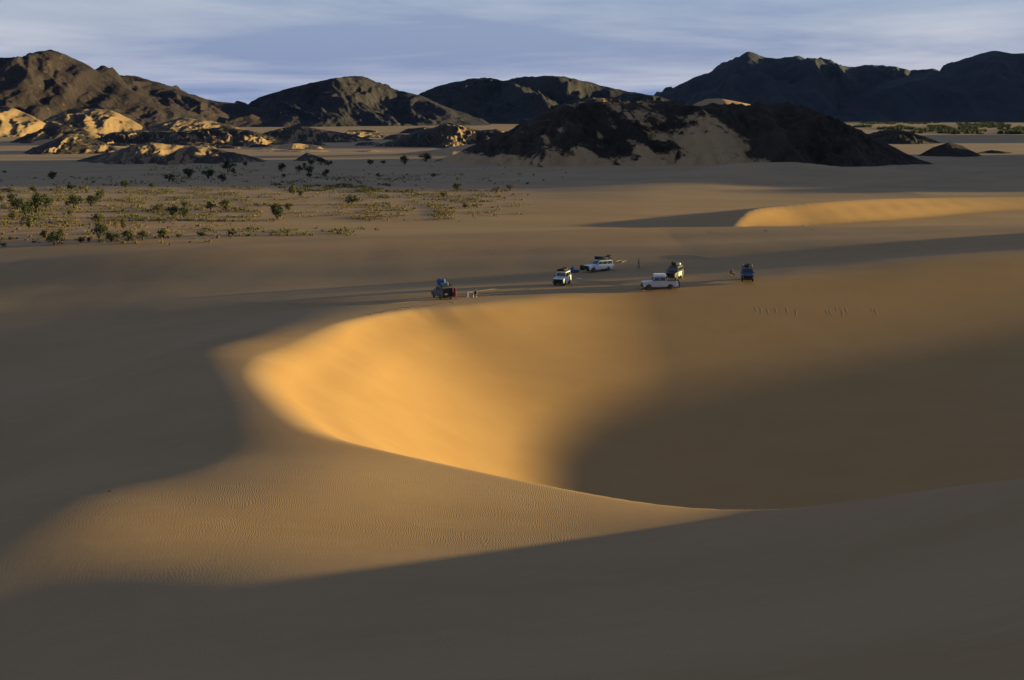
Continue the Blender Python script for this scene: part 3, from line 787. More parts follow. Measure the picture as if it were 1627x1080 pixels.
def vehicle(name, loc, heading, paint, label, L=4.6, W=1.80, zb=0.42, hood=1.12, belt=1.22, roof=1.92, hx=0.75, wx=0.35, rx=None, rbase=None, wb=2.75, splits=None, spare=None,
            rack=True, cab_rear=None, nose_shade_and_bar=False, roof_mat=None, open_door=False, plate=None, category='off-roader', snorkel=False, group='expedition vehicles parked on the sand'):
    """a 4x4: local X forward, Y left, Z up"""
    root = empty(name, loc, heading)
    tag(root, label, category, group)
    hL = L / 2; rx = -hL + 0.12 if rx is None else rx; rbase = -hL + 0.04 if rbase is None else rbase
    ra = 0.47; zc = 0.42
    fc, rc = hL - 0.85, hL - 0.85 - wb
    def arch(cx):
        return [(cx - ra * math.cos(t), max(zb, zc + ra * math.sin(t))) for t in np.linspace(0.0, math.pi, 9)]
    prof = [(-hL, zb)] + arch(rc) + arch(fc) + [(hL - 0.04, zb), (hL, zb + 0.15), (hL, hood - 0.16), (hL - 0.10, hood - 0.04), (hx + 0.05, hood + 0.02), (hx, belt), (-hL + 0.02, belt), (-hL, belt - 0.1)]
    bm = bmesh.new()
    a = [bm.verts.new((x, -W / 2, z)) for x, z in prof]; b = [bm.verts.new((x, W / 2, z)) for x, z in prof]
    ca = bm.faces.new(a); cb = bm.faces.new(b[::-1])
    for i in range(len(prof)):
        j = (i + 1) % len(prof)
        bm.faces.new((a[i], b[i], b[j], a[j]))
    bmesh.ops.bevel(bm, geom=list(ca.edges) + list(cb.edges), offset=0.045, segments=2, affect='EDGES', profile=0.6)
    bobj('body', bm, paint, root)
    # cabin, leaning in towards the roof
    hw0, hw1 = W / 2 - 0.03, W / 2 - 0.15
    def hw(z):
        return hw0 + (hw1 - hw0) * (z - belt) / (roof - belt)
    cz = [(hx - 0.04, belt - 0.02), (wx, roof - 0.04), (wx - 0.08, roof), (rx + 0.06, roof), (rx, roof - 0.05), (rbase, belt - 0.02)]
    bm = bmesh.new()
    a = [bm.verts.new((x, -hw(z), z)) for x, z in cz]; b = [bm.verts.new((x, hw(z), z)) for x, z in cz]
    ca = bm.faces.new(a); cb = bm.faces.new(b[::-1])
    for i in range(len(cz)):
        j = (i + 1) % len(cz)
        bm.faces.new((a[i], b[i], b[j], a[j]))
    bmesh.ops.bevel(bm, geom=list(ca.edges) + list(cb.edges), offset=0.03, segments=2, affect='EDGES')
    bobj('cabin', bm, roof_mat or paint, root)
    # side windows
    z1, z2 = belt + 0.07, roof - 0.13
    def xfront(z):
        return hx - 0.04 + (wx - hx + 0.04) * (z - belt + 0.02) / (roof - 0.04 - belt + 0.02)
    def xrear(z):
        return rbase + (rx - rbase) * (z - belt + 0.02) / (roof - 0.05 - belt + 0.02)
    if splits is None:
        n = 3 if rx < -1.2 else 2
        lo, hi = (xrear(z1) + 0.10), (xfront(z1) - 0.10)
        splits = [hi - (hi - lo) * k / n for k in range(n + 1)]
    for s in (-1, 1):
        for k in range(len(splits) - 1):
            xa, xb = splits[k] - 0.035, splits[k + 1] + 0.035
            xa2 = min(xa, xfront(z2) - 0.08) if k == 0 else xa
            xb2 = max(xb, xrear(z2) + 0.08) if k == len(splits) - 2 else xb
            bm = bmesh.new()
            hexa(bm, [(xa, s * (hw(z1) + 0.010), z1), (xb, s * (hw(z1) + 0.010), z1), (xb2, s * (hw(z2) + 0.010), z2), (xa2, s * (hw(z2) + 0.010), z2)], (0, -s * 0.03, 0))
            bobj('side_window', bm, GL, root)
            if k < 2:
                bm = bmesh.new()
                box(bm, ((xa + xb) / 2, s * (W / 2 + 0.004), (zb + 0.12 + belt - 0.04) / 2), (abs(xa - xb) - 0.06, 0.018, belt - 0.04 - zb - 0.12), 0.006)
                dr = bobj('door', bm, paint, root)
                bm = bmesh.new(); box(bm, (min(xa, xb) + 0.14, s * (W / 2 + 0.022), belt - 0.16), (0.14, 0.03, 0.035))
                bobj('handle', bm, BK, dr)
    # windscreen and rear window
    for nm, fx in (('windscreen', xfront), ('rear_window', xrear)):
        if nm == 'rear_window' and open_door:
            continue
        o = 0.012 if nm == 'windscreen' else -0.012
        bm = bmesh.new()
        hexa(bm, [(fx(z1) + o, -hw(z1) + 0.09, z1), (fx(z1) + o, hw(z1) - 0.09, z1), (fx(z2 + 0.02) + o, hw(z2) - 0.09, z2 + 0.02), (fx(z2 + 0.02) + o, -hw(z2) + 0.09, z2 + 0.02)], (-o * 2, 0, 0))
        bobj(nm, bm, GL, root)
    # nose; the widened black panel paints in shade on the front
    bm = bmesh.new(); box(bm, (hL + 0.006, 0, hood - (0.36 if nose_shade_and_bar else 0.40)), (0.03, W * (0.96 if nose_shade_and_bar else 0.62), 0.46 if nose_shade_and_bar else 0.30), 0.01); bobj('grille_and_shade', bm, BK, root)
    if nose_shade_and_bar:
        bm = bmesh.new()
        for zz in (0.62, 0.82, 1.02):
            tube(bm, (hL + 0.16, -W * 0.42, zz), (hL + 0.16, W * 0.42, zz), 0.03)
        for yy in (-0.42, -0.14, 0.14, 0.42):
            tube(bm, (hL + 0.16, W * yy, 0.5), (hL + 0.16, W * yy, 1.06), 0.03)
        bobj('bull_bar', bm, BK, root)
    for s in (-1, 1):
        bm = bmesh.new()
        bmesh.ops.create_cone(bm, cap_ends=True, segments=14, radius1=0.10, radius2=0.085, depth=0.06, matrix=Matrix.Translation((hL + 0.02, s * W * 0.39, hood - 0.38)) @ Matrix.Rotation(math.pi / 2, 4, 'Y'))
        bobj('headlight', bm, LA, root)
        bm = bmesh.new(); box(bm, (-hL - 0.008, s * W * 0.43, belt - 0.25), (0.03, 0.12, 0.24), 0.008); bobj('tail_light', bm, LR, root)
        bm = bmesh.new(); box(bm, (xfront(belt + 0.12) - 0.02, s * (W / 2 + 0.10), belt + 0.14), (0.07, 0.16, 0.20), 0.02); bobj('mirror', bm, BK, root)
    bm = bmesh.new(); box(bm, (hL + 0.07, 0, zb + 0.12), (0.16, W * 0.98, 0.20), 0.02); bobj('bumper', bm, BK, root)
    bm = bmesh.new(); box(bm, (-hL - 0.06, 0, zb + 0.10), (0.14, W * 0.96, 0.16), 0.02); bobj('bumper', bm, BK, root)
    bm = bmesh.new(); box(bm, (0, 0, zb + 0.03), (L * 0.92, W * 0.60, 0.22)); bobj('chassis', bm, BK, root)
    if plate:
        bm = bmesh.new(); box(bm, (-hL - 0.02, plate, belt - 0.30), (0.03, 0.42, 0.26), 0.02); bobj('number_plate', bm, PLT, root)
    for s in (-1, 1):
        for cx in (fc, rc):
            add_wheel(root, (cx, s * (W / 2 - 0.13), 0.39), 0 if s > 0 else math.pi)
    if spare == 'rear':
        add_wheel(root, (-hL - 0.17, -0.25, belt - 0.20), math.pi / 2, name='spare_wheel')
    elif spare == 'hood':
        add_wheel(root, (hx + (hL - hx) * 0.5, 0, hood + 0.13), 0, math.pi / 2, name='spare_wheel')
    if rack:
        bm = bmesh.new()
        zt = roof + 0.12; x0_, x1_ = rx + 0.08, wx - 0.12; yy = hw1 - 0.02
        for s in (-1, 1):
            tube(bm, (x0_, s * yy, zt), (x1_, s * yy, zt), 0.022, n=6); tube(bm, (x0_, s * yy, zt + 0.16), (x1_, s * yy, zt + 0.16), 0.018, n=6)
            for k in range(5):
                xx = x0_ + (x1_ - x0_) * k / 4
                tube(bm, (xx, s * yy, roof - 0.03), (xx, s * yy, zt + 0.16), 0.016, n=6)
        for k in range(7):
            xx = x0_ + (x1_ - x0_) * k / 6
            tube(bm, (xx, -yy, zt), (xx, yy, zt), 0.016, n=6)
        for zz in (zt, zt + 0.16):
            tube(bm, (x0_, -yy, zz), (x0_, yy, zz), 0.018, n=6); tube(bm, (x1_, -yy, zz), (x1_, yy, zz), 0.018, n=6)
        bobj('roof_rack', bm, BK, root)
    if open_door:
        bm = bmesh.new()
        box(bm, (-hL - 0.42, -W / 2 + 0.02, (zb + 0.14 + belt) / 2), (0.84, 0.07, belt - zb - 0.14), 0.02)
        hexa(bm, [(-hL - 0.02, -W / 2 + 0.055, belt), (-hL - 0.84, -W / 2 + 0.055, belt), (-hL - 0.80, -W / 2 + 0.055, roof - 0.06), (-hL - 0.02, -W / 2 + 0.055, roof - 0.06)], (0, -0.07, 0))
        d = bobj('rear_door', bm, PR, root)
        d['label'] = 'red rear door swung open into the sun'
        bm = bmesh.new(); box(bm, (-hL - 0.42, -W / 2 + 0.02, belt + 0.28), (0.56, 0.10, 0.36), 0.01); bobj('pane', bm, GL, d)
        bm = bmesh.new(); box(bm, (-hL - 0.004, 0.02, (zb + 0.2 + roof - 0.1) / 2), (0.03, W * 0.78, roof - 0.1 - zb - 0.2)); bobj('boot_shade_slab', bm, BK, root)  # dark slab stands in for shade inside the open boot
    root['roof'] = 0
    del root['roof']
    return root
def on_roof(root, lx, ly, lz):
    return root.matrix_basis @ Vector((lx, ly, lz))
def load(name, root, lp, size, mat, seed, label, cat, rz=0.0, group=None):
    o = bundle(name, size, mat, seed)
    bpy.context.view_layer.update()
    o.location = root.matrix_basis @ Vector(lp)
    o.rotation_euler = (0, 0, root.rotation_euler[2] + rz)
    return tag(o, label, cat, group)
def heading_of(deg):
    """0 = away from the camera, 90 = to the right, -90 = to the left, 180 = at the camera (vehicle's nose)"""
    return R(90 - deg)

# red wagon at the rim, rear towards the camera, its rear door open to the right
p = place(703, 474)
v1 = vehicle('offroad_wagon', p, heading_of(-24), PG, 'off-road wagon with shade painted slate grey, red rear door open, nearest the sunlit rim', L=4.5, W=1.8, roof=1.90, open_door=True, plate=0.30, group='expedition vehicles parked on the sand')
load('tarpaulin_bundle', v1, (-0.5, 0.35, 2.36), (1.5, 0.9, 0.50), TARP_B, 1, 'deep blue tarpaulin bundle on top of the shade-grey wagon load', 'bundle', 0.15)
load('duffel_bag', v1, (-1.3, 0.30, 2.04), (0.7, 0.75, 0.38), TARP_T, 2, 'teal duffel bag under the blue tarpaulin on the shade-grey wagon', 'bag')
load('duffel_bag', v1, (-0.4, 0.25, 2.04), (0.9, 1.0, 0.36), TARP_B, 3, 'dark blue duffel bag at the front of the shade-grey wagon roof', 'bag')
load('water_canister', v1, (-1.65, -0.12, 2.04), (0.32, 0.24, 0.44), TARP_G, 4, 'pale grey canister at the rear of the shade-grey wagon roof', 'canister')
load('canvas_bag', v1, (-1.1, -0.42, 2.04), (0.9, 0.45, 0.32), TARP_K, 5, 'dark canvas bag on the sunny edge of the shade-grey wagon roof', 'bag')

# white box-shaped off-roader, nose to the camera
p = place(893, 451.5)
v2 = vehicle('offroad_wagon', p, heading_of(-162), PW, 'small white box-shaped off-roader with shade painted on the nose facing the camera', L=4.4, W=1.78, roof=1.98, hx=0.72, wx=0.56, hood=1.18, belt=1.25, nose_shade_and_bar=True)
load('canvas_bundle', v2, (0.0, 0.0, 2.12), (1.6, 1.2, 0.30), TARP_K, 6, 'flat dark canvas bundle on the small white off-roader', 'bundle')
load('canvas_bundle', v2, (-1.2, 0.1, 2.12), (0.7, 0.9, 0.34), TARP_K, 7, 'dark roll at the back of the small white off-roader roof', 'bundle')

# white station wagon, nose to the left
p = place(951, 430.5)
v3 = vehicle('station_wagon', p, heading_of(-118), PW, 'white station wagon with a long black roof load, furthest back of the camp', L=4.85, W=1.9, roof=1.88, hood=1.14, belt=1.20, hx=0.95, wx=0.35, wb=2.85, nose_shade_and_bar=True)
load('canvas_bundle', v3, (-0.7, 0, 2.02), (2.4, 1.3, 0.46), TARP_K, 8, 'long black canvas bundle on the white station wagon rack', 'bundle')
load('kit_bag', v3, (-2.0, 0.2, 2.02), (0.5, 0.6, 0.66), TARP_K, 9, 'upright dark kit bag at the tail of the station wagon rack', 'bag')
load('kit_bag', v3, (0.05, 0.0, 2.02), (0.6, 1.0, 0.28), TARP_B, 10, 'dark blue kit bag at the front of the station wagon rack', 'bag')

# silver double cab pickup, broadside, nose to the left
p = place(1047, 458.8)
v4 = vehicle('double_cab_pickup', p, heading_of(-94), PS, 'silver double cab pickup with white roof box, broadside in front of the camp', L=5.1, W=1.80, roof=1.98, hood=1.20, belt=1.26, hx=1.10, wx=0.88, rx=-0.88, rbase=-0.95, wb=3.25, rack=False, category='pickup')
bm = bmesh.new(); box(bm, (-1.74, 0, 1.30), (1.50, 1.66, 0.10), 0.03); bobj('bed_cover', bm, BK, v4)
bm = bmesh.new()
tube(bm, (-1.05, 0.80, 1.24), (-1.05, 0.80, 1.95), 0.035); tube(bm, (-1.05, -0.80, 1.24), (-1.05, -0.80, 1.95), 0.035); tube(bm, (-1.05, -0.80, 1.95), (-1.05, 0.80, 1.95), 0.035)
tube(bm, (-1.05, 0.80, 1.90), (-1.75, 0.80, 1.28), 0.03); tube(bm, (-1.05, -0.80, 1.90), (-1.75, -0.80, 1.28), 0.03)
bobj('roll_bar', bm, BK, v4)
rb = empty('roof_box', on_roof(v4, -0.05, 0, 1.985), v4.rotation_euler[2])
tag(rb, 'white hard roof box on the silver pickup cab', 'roof box')
bm = bmesh.new(); box(bm, (0, 0, 0.13), (1.75, 1.30, 0.24), 0.05); bobj('shell', bm, WHT, rb)
bm = bmesh.new(); box(bm, (0, 0, 0.285), (1.68, 1.22, 0.06), 0.025); bobj('lid', bm, WHT, rb)

# white vehicle behind the pickup, shade painted in as dark green
p = place(1071, 442.5)
v5 = vehicle('offroad_wagon', p, heading_of(-155), PK, 'off-roader with shade painted dark green and spare wheel, half hidden behind the silver pickup', L=4.3, W=1.78, roof=1.94, hx=0.72, wx=0.56, hood=1.18, belt=1.25, nose_shade_and_bar=True, spare='rear')
for s in (1,):  # white panels put the sunlight on this flank into colour
    for k, (xx, ln) in enumerate(((0.25, 0.62), (-0.62, 0.55))):
        bm = bmesh.new(); box(bm, (xx, s * 0.925, 0.84), (ln, 0.03, 0.62), 0.01)
        q = bobj('painted_sun_panel', bm, WHT, v5); q['label'] = 'pale panel imitating sunlight on the flank'
load('ochre_roll', v5, (0.1, -0.6, 2.08), (0.8, 0.4, 0.28), TARP_O, 11, 'ochre sleeping roll on the dark off-roader roof, catching the sun', 'bundle')
load('canvas_bundle', v5, (-0.5, -0.1, 2.08), (1.3, 1.0, 0.42), TARP_K, 12, 'black canvas bundle on the shade-darkened off-roader roof', 'bundle')
load('white_sack', v5, (-1.15, 0.45, 2.08), (0.5, 0.42, 0.32), WHT, 13, 'white sack on the sunny side of the dark off-roader roof', 'sack')

# blue vehicle seen from the front
p = place(1187, 445.5)
v6 = vehicle('offroad_wagon', p, heading_of(-172), PB, 'dark blue off-roader seen head-on, rightmost of the camp vehicles', L=4.5, W=1.82, roof=1.92, hood=1.14, belt=1.22, hx=0.80, wx=0.50, nose_shade_and_bar=True)
load('canvas_bundle', v6, (-0.3, 0.0, 2.06), (1.5, 0.9, 0.42), TARP_K, 14, 'black canvas bundle in the middle of the blue off-roader roof', 'bundle')
load('water_canister', v6, (0.0, -0.58, 2.06), (0.34, 0.26, 0.42), TARP_G, 15, 'grey canister on the shaded side of the blue off-roader roof', 'canister')
load('water_canister', v6, (0.0, 0.58, 2.06), (0.34, 0.34, 0.36), TARP_G, 16, 'grey canister on the sunny side of the blue off-roader roof', 'canister')

# ------------------------------------------------------------------ camp things on the sand
def on_sand(o, u, v, rz=0.0, sink=0.0):
    x, y, z = place(u, v)
    o.location = (x, y, z - sink); o.rotation_euler = (0, 0, rz)
    return o
tag(on_sand(bundle('tarpaulin_bundle', (1.3, 0.7, 0.45), TARP_B, 21), 913.5, 432.5, 0.3), 'navy tarpaulin bundle lying between the two white vehicles', 'bundle')
tag(on_sand(bundle('tarpaulin_bundle', (0.5, 0.45, 0.75), TARP_B, 22), 909, 431.5, 0.3), 'upright dark blue sack beside the small white off-roader', 'sack')
tag(on_sand(bundle('kit_bag', (0.9, 0.6, 0.75), TARP_K, 23), 926, 428.5, 0.2), 'black kit bag on the sand at the station wagon nose', 'bag')
bm = bmesh.new(); box(bm, (0, 0, 0.03), (0.75, 0.3, 0.06), 0.02)
tag(on_sand(bobj('sleeping_mat', bm, WHT), 920, 442.5, 0.1), 'small white mat on the sand right of the small off-roader', 'mat')

def table(u, v, rz):
    x, y, z = place(u, v)
    t = empty('folding_table', (x, y, z), rz)
    bm = bmesh.new(); box(bm, (0, 0, 0.69), (0.85, 0.55, 0.04), 0.01); bobj('table_top', bm, WHT, t)
    for sx in (-1, 1):
        for sy in (-1, 1):
            bm = bmesh.new(); tube(bm, (sx * 0.38, sy * 0.24, -0.03), (sx * 0.36, sy * 0.22, 0.68), 0.022, n=8); bobj('leg', bm, WHT, t)
    tag(t, 'white folding table beside the person sitting near the shade-grey wagon', 'table')
table(747.5, 471.5, 0.1)
def chair(u, v, rz, label):
    x, y, z = place(u, v)
    t = empty('camp_chair', (x, y, z), rz)
    bm = bmesh.new(); box(bm, (0, 0, 0.43), (0.48, 0.48, 0.03), 0.01); bobj('seat', bm, C_DARK, t)
    bm = bmesh.new(); hexa(bm, [(-0.24, -0.23, 0.50), (-0.24, 0.23, 0.50), (-0.34, 0.23, 0.90), (-0.34, -0.23, 0.90)], (-0.02, 0, 0)); bobj('backrest', bm, C_DARK, t)
    for sx in (-1, 1):
        for sy in (-1, 1):
            bm = bmesh.new(); tube(bm, (sx * 0.24, sy * 0.24, -0.03), (-sx * 0.20 if False else sx * 0.22, sy * 0.24, 0.44), 0.014, n=6); bobj('leg', bm, ALU, t)
    for sy in (-1, 1):
        bm = bmesh.new(); tube(bm, (-0.23, sy * 0.24, 0.42), (-0.35, sy * 0.24, 0.92), 0.014, n=6); bobj('back_post', bm, ALU, t)
    tag(t, label, 'chair', 'folding camp chairs')
    return t

# ------------------------------------------------------------------ people: one skinned body each
def person(u, v, rz, pose, cols, label, seat=None, loc=None):
    x, y, z = loc or place(u, v)
    J = {}; E = []; Rr = {}
    def add(n, p, r, par=None):
        J[n] = Vector(p); Rr[n] = r
        if par: E.append((par, n))
    hip = pose['hip']; lean = pose.get('lean', 0.0)
    def sp(h, f=0.0):        # point along the spine
        return Vector((hip[0] + math.sin(lean) * h + f, 0, hip[2] + math.cos(lean) * h))
    add('pelvis', hip, 0.135); add('waist', sp(0.18), 0.12, 'pelvis'); add('chest', sp(0.38), 0.145, 'waist'); add('upper', sp(0.50), 0.10, 'chest')
    add('neck', sp(0.57), 0.055, 'upper'); add('jaw', sp(0.66, 0.02), 0.075, 'neck'); add('head', sp(0.75, 0.015), 0.098, 'jaw'); add('top', sp(0.83, 0.0), 0.07, 'head')
    for s, nm in ((1, 'l'), (-1, 'r')):
        arm = pose['arm_' + nm]; leg = pose['leg_' + nm]
        sh = sp(0.49) + Vector((0, s * 0.19, -0.02))
        add('sh_' + nm, sh, 0.07, 'upper')
        el = sh + Vector((arm[0][0], s * abs(arm[0][1]), arm[0][2])); wr = el + Vector((arm[1][0], arm[1][1] * s, arm[1][2]))
        add('el_' + nm, el, 0.045, 'sh_' + nm); add('wr_' + nm, wr, 0.032, 'el_' + nm)
        d = (wr - el).normalized()
        side = Vector((0, 1, 0)) if abs(d.y) < 0.8 else Vector((1, 0, 0))
        side = (side - d * side.dot(d)).normalized()
        add('palm_' + nm, wr + d * 0.07, 0.034, 'wr_' + nm)
        for k in range(4):
            b0 = wr + d * 0.10 + side * (k - 1.5) * 0.021
            add('f%d_%s' % (k, nm), b0 + d * 0.035, 0.0095, 'palm_' + nm)
            add('g%d_%s' % (k, nm), b0 + d * (0.07 - 0.008 * abs(k - 1.2)) + Vector((0.012, 0, -0.008)), 0.008, 'f%d_%s' % (k, nm))
        th = wr + d * 0.045 - side * 0.045
        add('t0_' + nm, th, 0.011, 'wr_' + nm); add('t1_' + nm, th + d * 0.035 - side * 0.012, 0.009, 't0_' + nm)
        hp = Vector(hip) + Vector((0, s * 0.095, -0.05))
        add('hip_' + nm, hp, 0.095, 'pelvis')
        kn = hp + Vector((leg[0][0], leg[0][1] * s, leg[0][2])); an = kn + Vector((leg[1][0], leg[1][1] * s, leg[1][2]))
        add('kn_' + nm, kn, 0.062, 'hip_' + nm); add('an_' + nm, an, 0.042, 'kn_' + nm)
        add('heel_' + nm, an + Vector((-0.03, 0, -0.055)), 0.04, 'an_' + nm); add('toe_' + nm, an + Vector((0.16, 0.02 * s, -0.06)), 0.032, 'heel_' + nm)
    names = list(J)
    me = bpy.data.meshes.new('person_frame')
    me.from_pydata([J[n] for n in names], [(names.index(a), names.index(b)) for a, b in E], [])
    tmp = bpy.data.objects.new('person_frame', me); C.objects.link(tmp)
    tmp.modifiers.new('skin', 'SKIN'); sm = tmp.modifiers.new('sub', 'SUBSURF'); sm.levels = 2; sm.render_levels = 2
    for i, n in enumerate(names):
        sv = me.skin_vertices[0].data[i]; sv.radius = (Rr[n], Rr[n]); sv.use_root = (n == 'pelvis')
    bpy.context.view_layer.update()
    dg = bpy.context.evaluated_depsgraph_get()
    body = bpy.data.meshes.new_from_object(tmp.evaluated_get(dg))
    bpy.data.objects.remove(tmp)
    body.name = 'person'
    body.materials.clear()
    for m in (SKIN, cols[0], cols[1], SHOE):
        body.materials.append(m)
    segs = [(J[a], J[b], b) for a, b in E]
    for pl in body.polygons:
        c = pl.center; best = 9; bn = ''
        for a, b, n in segs:
            ab = b - a; t = max(0, min(1, (c - a).dot(ab) / max(ab.length_squared, 1e-9)))
            d = (c - a - ab * t).length
            if d < best:
                best, bn = d, n
        k = bn.split('_')[0]
        pl.material_index = 0 if k in ('jaw', 'head', 'top', 'neck', 'palm', 't0', 't1') or k[0] in 'fg' else (2 if k in ('hip', 'kn', 'an', 'pelvis') else (3 if k in ('heel', 'toe') else 1))
        pl.use_smooth = True
    o = bpy.data.objects.new('person', body); C.objects.link(o)
    bm = bmesh.new()
    bmesh.ops.create_uvsphere(bm, u_segments=14, v_segments=10, radius=0.115)
    for vt in bm.verts:
        if vt.co.z < -0.02: vt.co.z = -0.02 + (vt.co.z + 0.02) * (0.9 if vt.co.x < 0 else 0.05)
        vt.co.x = vt.co.x * 1.02 - 0.015
    hd = J['head'] + Vector((0, 0, 0.015))
    for vt in bm.verts: vt.co += hd
    h = bobj('hair', bm, HAIR, o, True)
    bm = bmesh.new()
    tube(bm, J['head'] + Vector((0.09, 0, 0.0)), J['head'] + Vector((0.118, 0, -0.035)), 0.008, 0.016, 6); bobj('nose', bm, SKIN, o, True)
    o.location = (x, y, z); o.rotation_euler = (0, 0, rz)
    tag(o, label, 'person')
    return o
walk = dict(hip=(0, 0, 0.93), lean=0.06, arm_l=((0.14, 0.05, -0.25), (0.16, 0.0, -0.18)), arm_r=((-0.12, 0.05, -0.26), (0.02, 0.02, -0.25)),
            leg_l=((0.20, 0, -0.36), (0.02, 0, -0.41)), leg_r=((-0.08, 0, -0.41), (-0.24, 0, -0.31)))
sit = dict(hip=(-0.06, 0, 0.53), lean=0.02, arm_l=((0.08, 0.06, -0.27), (0.24, -0.05, -0.02)), arm_r=((0.08, 0.06, -0.27), (0.24, -0.05, -0.02)),
           leg_l=((0.42, 0.04, -0.02), (0.06, 0, -0.38)), leg_r=((0.42, 0.04, -0.02), (0.0, 0, -0.38)))
bend = dict(hip=(0, 0, 0.90), lean=0.75, arm_l=((0.12, 0.03, -0.25), (0.16, 0.0, -0.16)), arm_r=((0.10, 0.03, -0.26), (0.12, 0.0, -0.20)),
            leg_l=((0.06, 0.03, -0.41), (-0.10, 0, -0.39)), leg_r=((0.04, 0.03, -0.41), (-0.06, 0, -0.39)))
stand = dict(hip=(0, 0, 0.93), lean=0.18, arm_l=((0.06, 0.06, -0.27), (0.20, -0.03, -0.12)), arm_r=((0.04, 0.06, -0.28), (0.16, 0, -0.18)),
             leg_l=((0.03, 0.02, -0.42), (-0.03, 0, -0.41)), leg_r=((0.02, 0.03, -0.42), (-0.05, 0, -0.41)))
person(1014.5, 427.5, R(10), walk, (C_RED, C_GREY), 'person in rust red top and grey trousers walking across the sand')
c1 = chair(755, 472, R(182), 'camp chair beside the white folding table near the shade-grey wagon')
person(0, 0, R(182), sit, (C_DARK, C_DARK), 'person in dark clothes sitting at the white folding table', loc=tuple(c1.location))
c2 = chair(1163.5, 439.5, R(20), 'camp chair on the sand just left of the blue off-roader')
person(0, 0, R(20), sit, (C_RED, C_DARK), 'person in dark red top sitting left of the blue off-roader', loc=tuple(c2.location))
person(1079.5, 456.5, R(170), bend, (C_DARK, C_DARK), 'person in dark clothes bending behind the silver pickup tailgate')
tag(on_sand(bundle('water_canister', (0.34, 0.28, 0.42), WHT, 31), 1076.5, 455.5, 0.2), 'white canister standing at the silver pickup tailgate', 'canister')

# ------------------------------------------------------------------ plants
def make_leaf(name, a, b2, c3):
    b = NB(name)
    oi = b.n('ShaderNodeObjectInfo').outputs['Random']
    n = b.noise(b.n('ShaderNodeTexCoord').outputs['Object'], 5.0, 3, 0.6)
    c = b.mix(b.smooth(n, 0.35, 0.65), a, b2)
    c = b.mix(b.math('MULTIPLY', oi, 0.5), c, c3)
    m = b.finish(c, 0.8, spec=0.15)
    return m
LEAF = make_leaf('dark_leaf', (0.020, 0.030, 0.012), (0.045, 0.058, 0.022), (0.050, 0.050, 0.025))
LEAF_O = make_leaf('olive_leaf', (0.045, 0.045, 0.018), (0.10, 0.092, 0.036), (0.09, 0.085, 0.04))
LEAF_D = make_leaf('dry_leaf', (0.09, 0.060, 0.028), (0.17, 0.115, 0.055), (0.13, 0.09, 0.05))
BARK = plain('bark', (0.06, 0.045, 0.032), 0.9, var=0.3, scale=3)
def crown_mesh(seed, n_clump=16, n_leaf=46, leaf=0.085):
    """unit crown: width 1, height 1, base at z = 0; leaf-sized faces gathered in clumps"""
    rn = np.random.RandomState(seed)
    V = []; F = []
    for c in range(n_clump):
        a = rn.uniform(0, 2 * np.pi); rr_ = rn.uniform(0.05, 0.36) ** 0.9; hz_ = rn.uniform(0.24, 0.84)
        rad = rn.uniform(0.13, 0.22)
        lim = math.sqrt(max(0.05, 1 - ((hz_ - 0.52) / 0.55) ** 2))
        ctr = np.array([math.cos(a) * rr_ * lim, math.sin(a) * rr_ * lim, hz_])
        for k in range(n_leaf):
            d = rn.normal(size=3); d /= np.linalg.norm(d)
            p = ctr + d * rad * rn.uniform(0.55, 1.12)
            p[2] = max(p[2], 0.05)
            t = rn.normal(size=3); t /= np.linalg.norm(t)
            s = np.cross(t, d); s /= max(np.linalg.norm(s), 1e-6)
            l = leaf * rn.uniform(0.6, 1.3)
            i = len(V)
            V += [p - t * l * 0.5, p + s * l * 0.35, p + t * l * 0.5, p - s * l * 0.35]
            F.append((i, i + 1, i + 2, i + 3))
    me = bpy.data.meshes.new('crown'); me.from_pydata([tuple(q) for q in V], [], F); me.update()
    return me
def trunk_mesh(seed):
    rn = random.Random(seed)
    bm = bmesh.new()
    for k in range(5):
        a = rn.uniform(0, 6.28); r = rn.uniform(0.10, 0.26)
        p0 = Vector((rn.uniform(-0.04, 0.04), rn.uniform(-0.04, 0.04), -0.06)); p1 = Vector((math.cos(a) * r * 0.5, math.sin(a) * r * 0.5, 0.28)); p2 = Vector((math.cos(a) * r, math.sin(a) * r, 0.62))
        tube(bm, p0, p1, 0.035, 0.024, 6); tube(bm, p1, p2, 0.024, 0.009, 6)
    me = bpy.data.meshes.new('trunk'); bmesh.ops.recalc_face_normals(bm, faces=bm.faces); bm.to_mesh(me); bm.free()
    me.materials.append(BARK)
    return me
CROWNS = {}
for kind, lm in (('d', LEAF), ('o', LEAF_O), ('b', LEAF_D)):
    CROWNS[kind] = []
    for s in range(5):
        m_ = crown_mesh(100 + s + ord(kind), 17 if kind != 'b' else 11, 50, 0.085)
        m_.materials.append(lm); CROWNS[kind].append(m_)
TRUNKS = [trunk_mesh(s) for s in range(4)]
GRP = 'shrubs and small trees on the sandy plain'
A3 = 3.874; B3 = 3.254
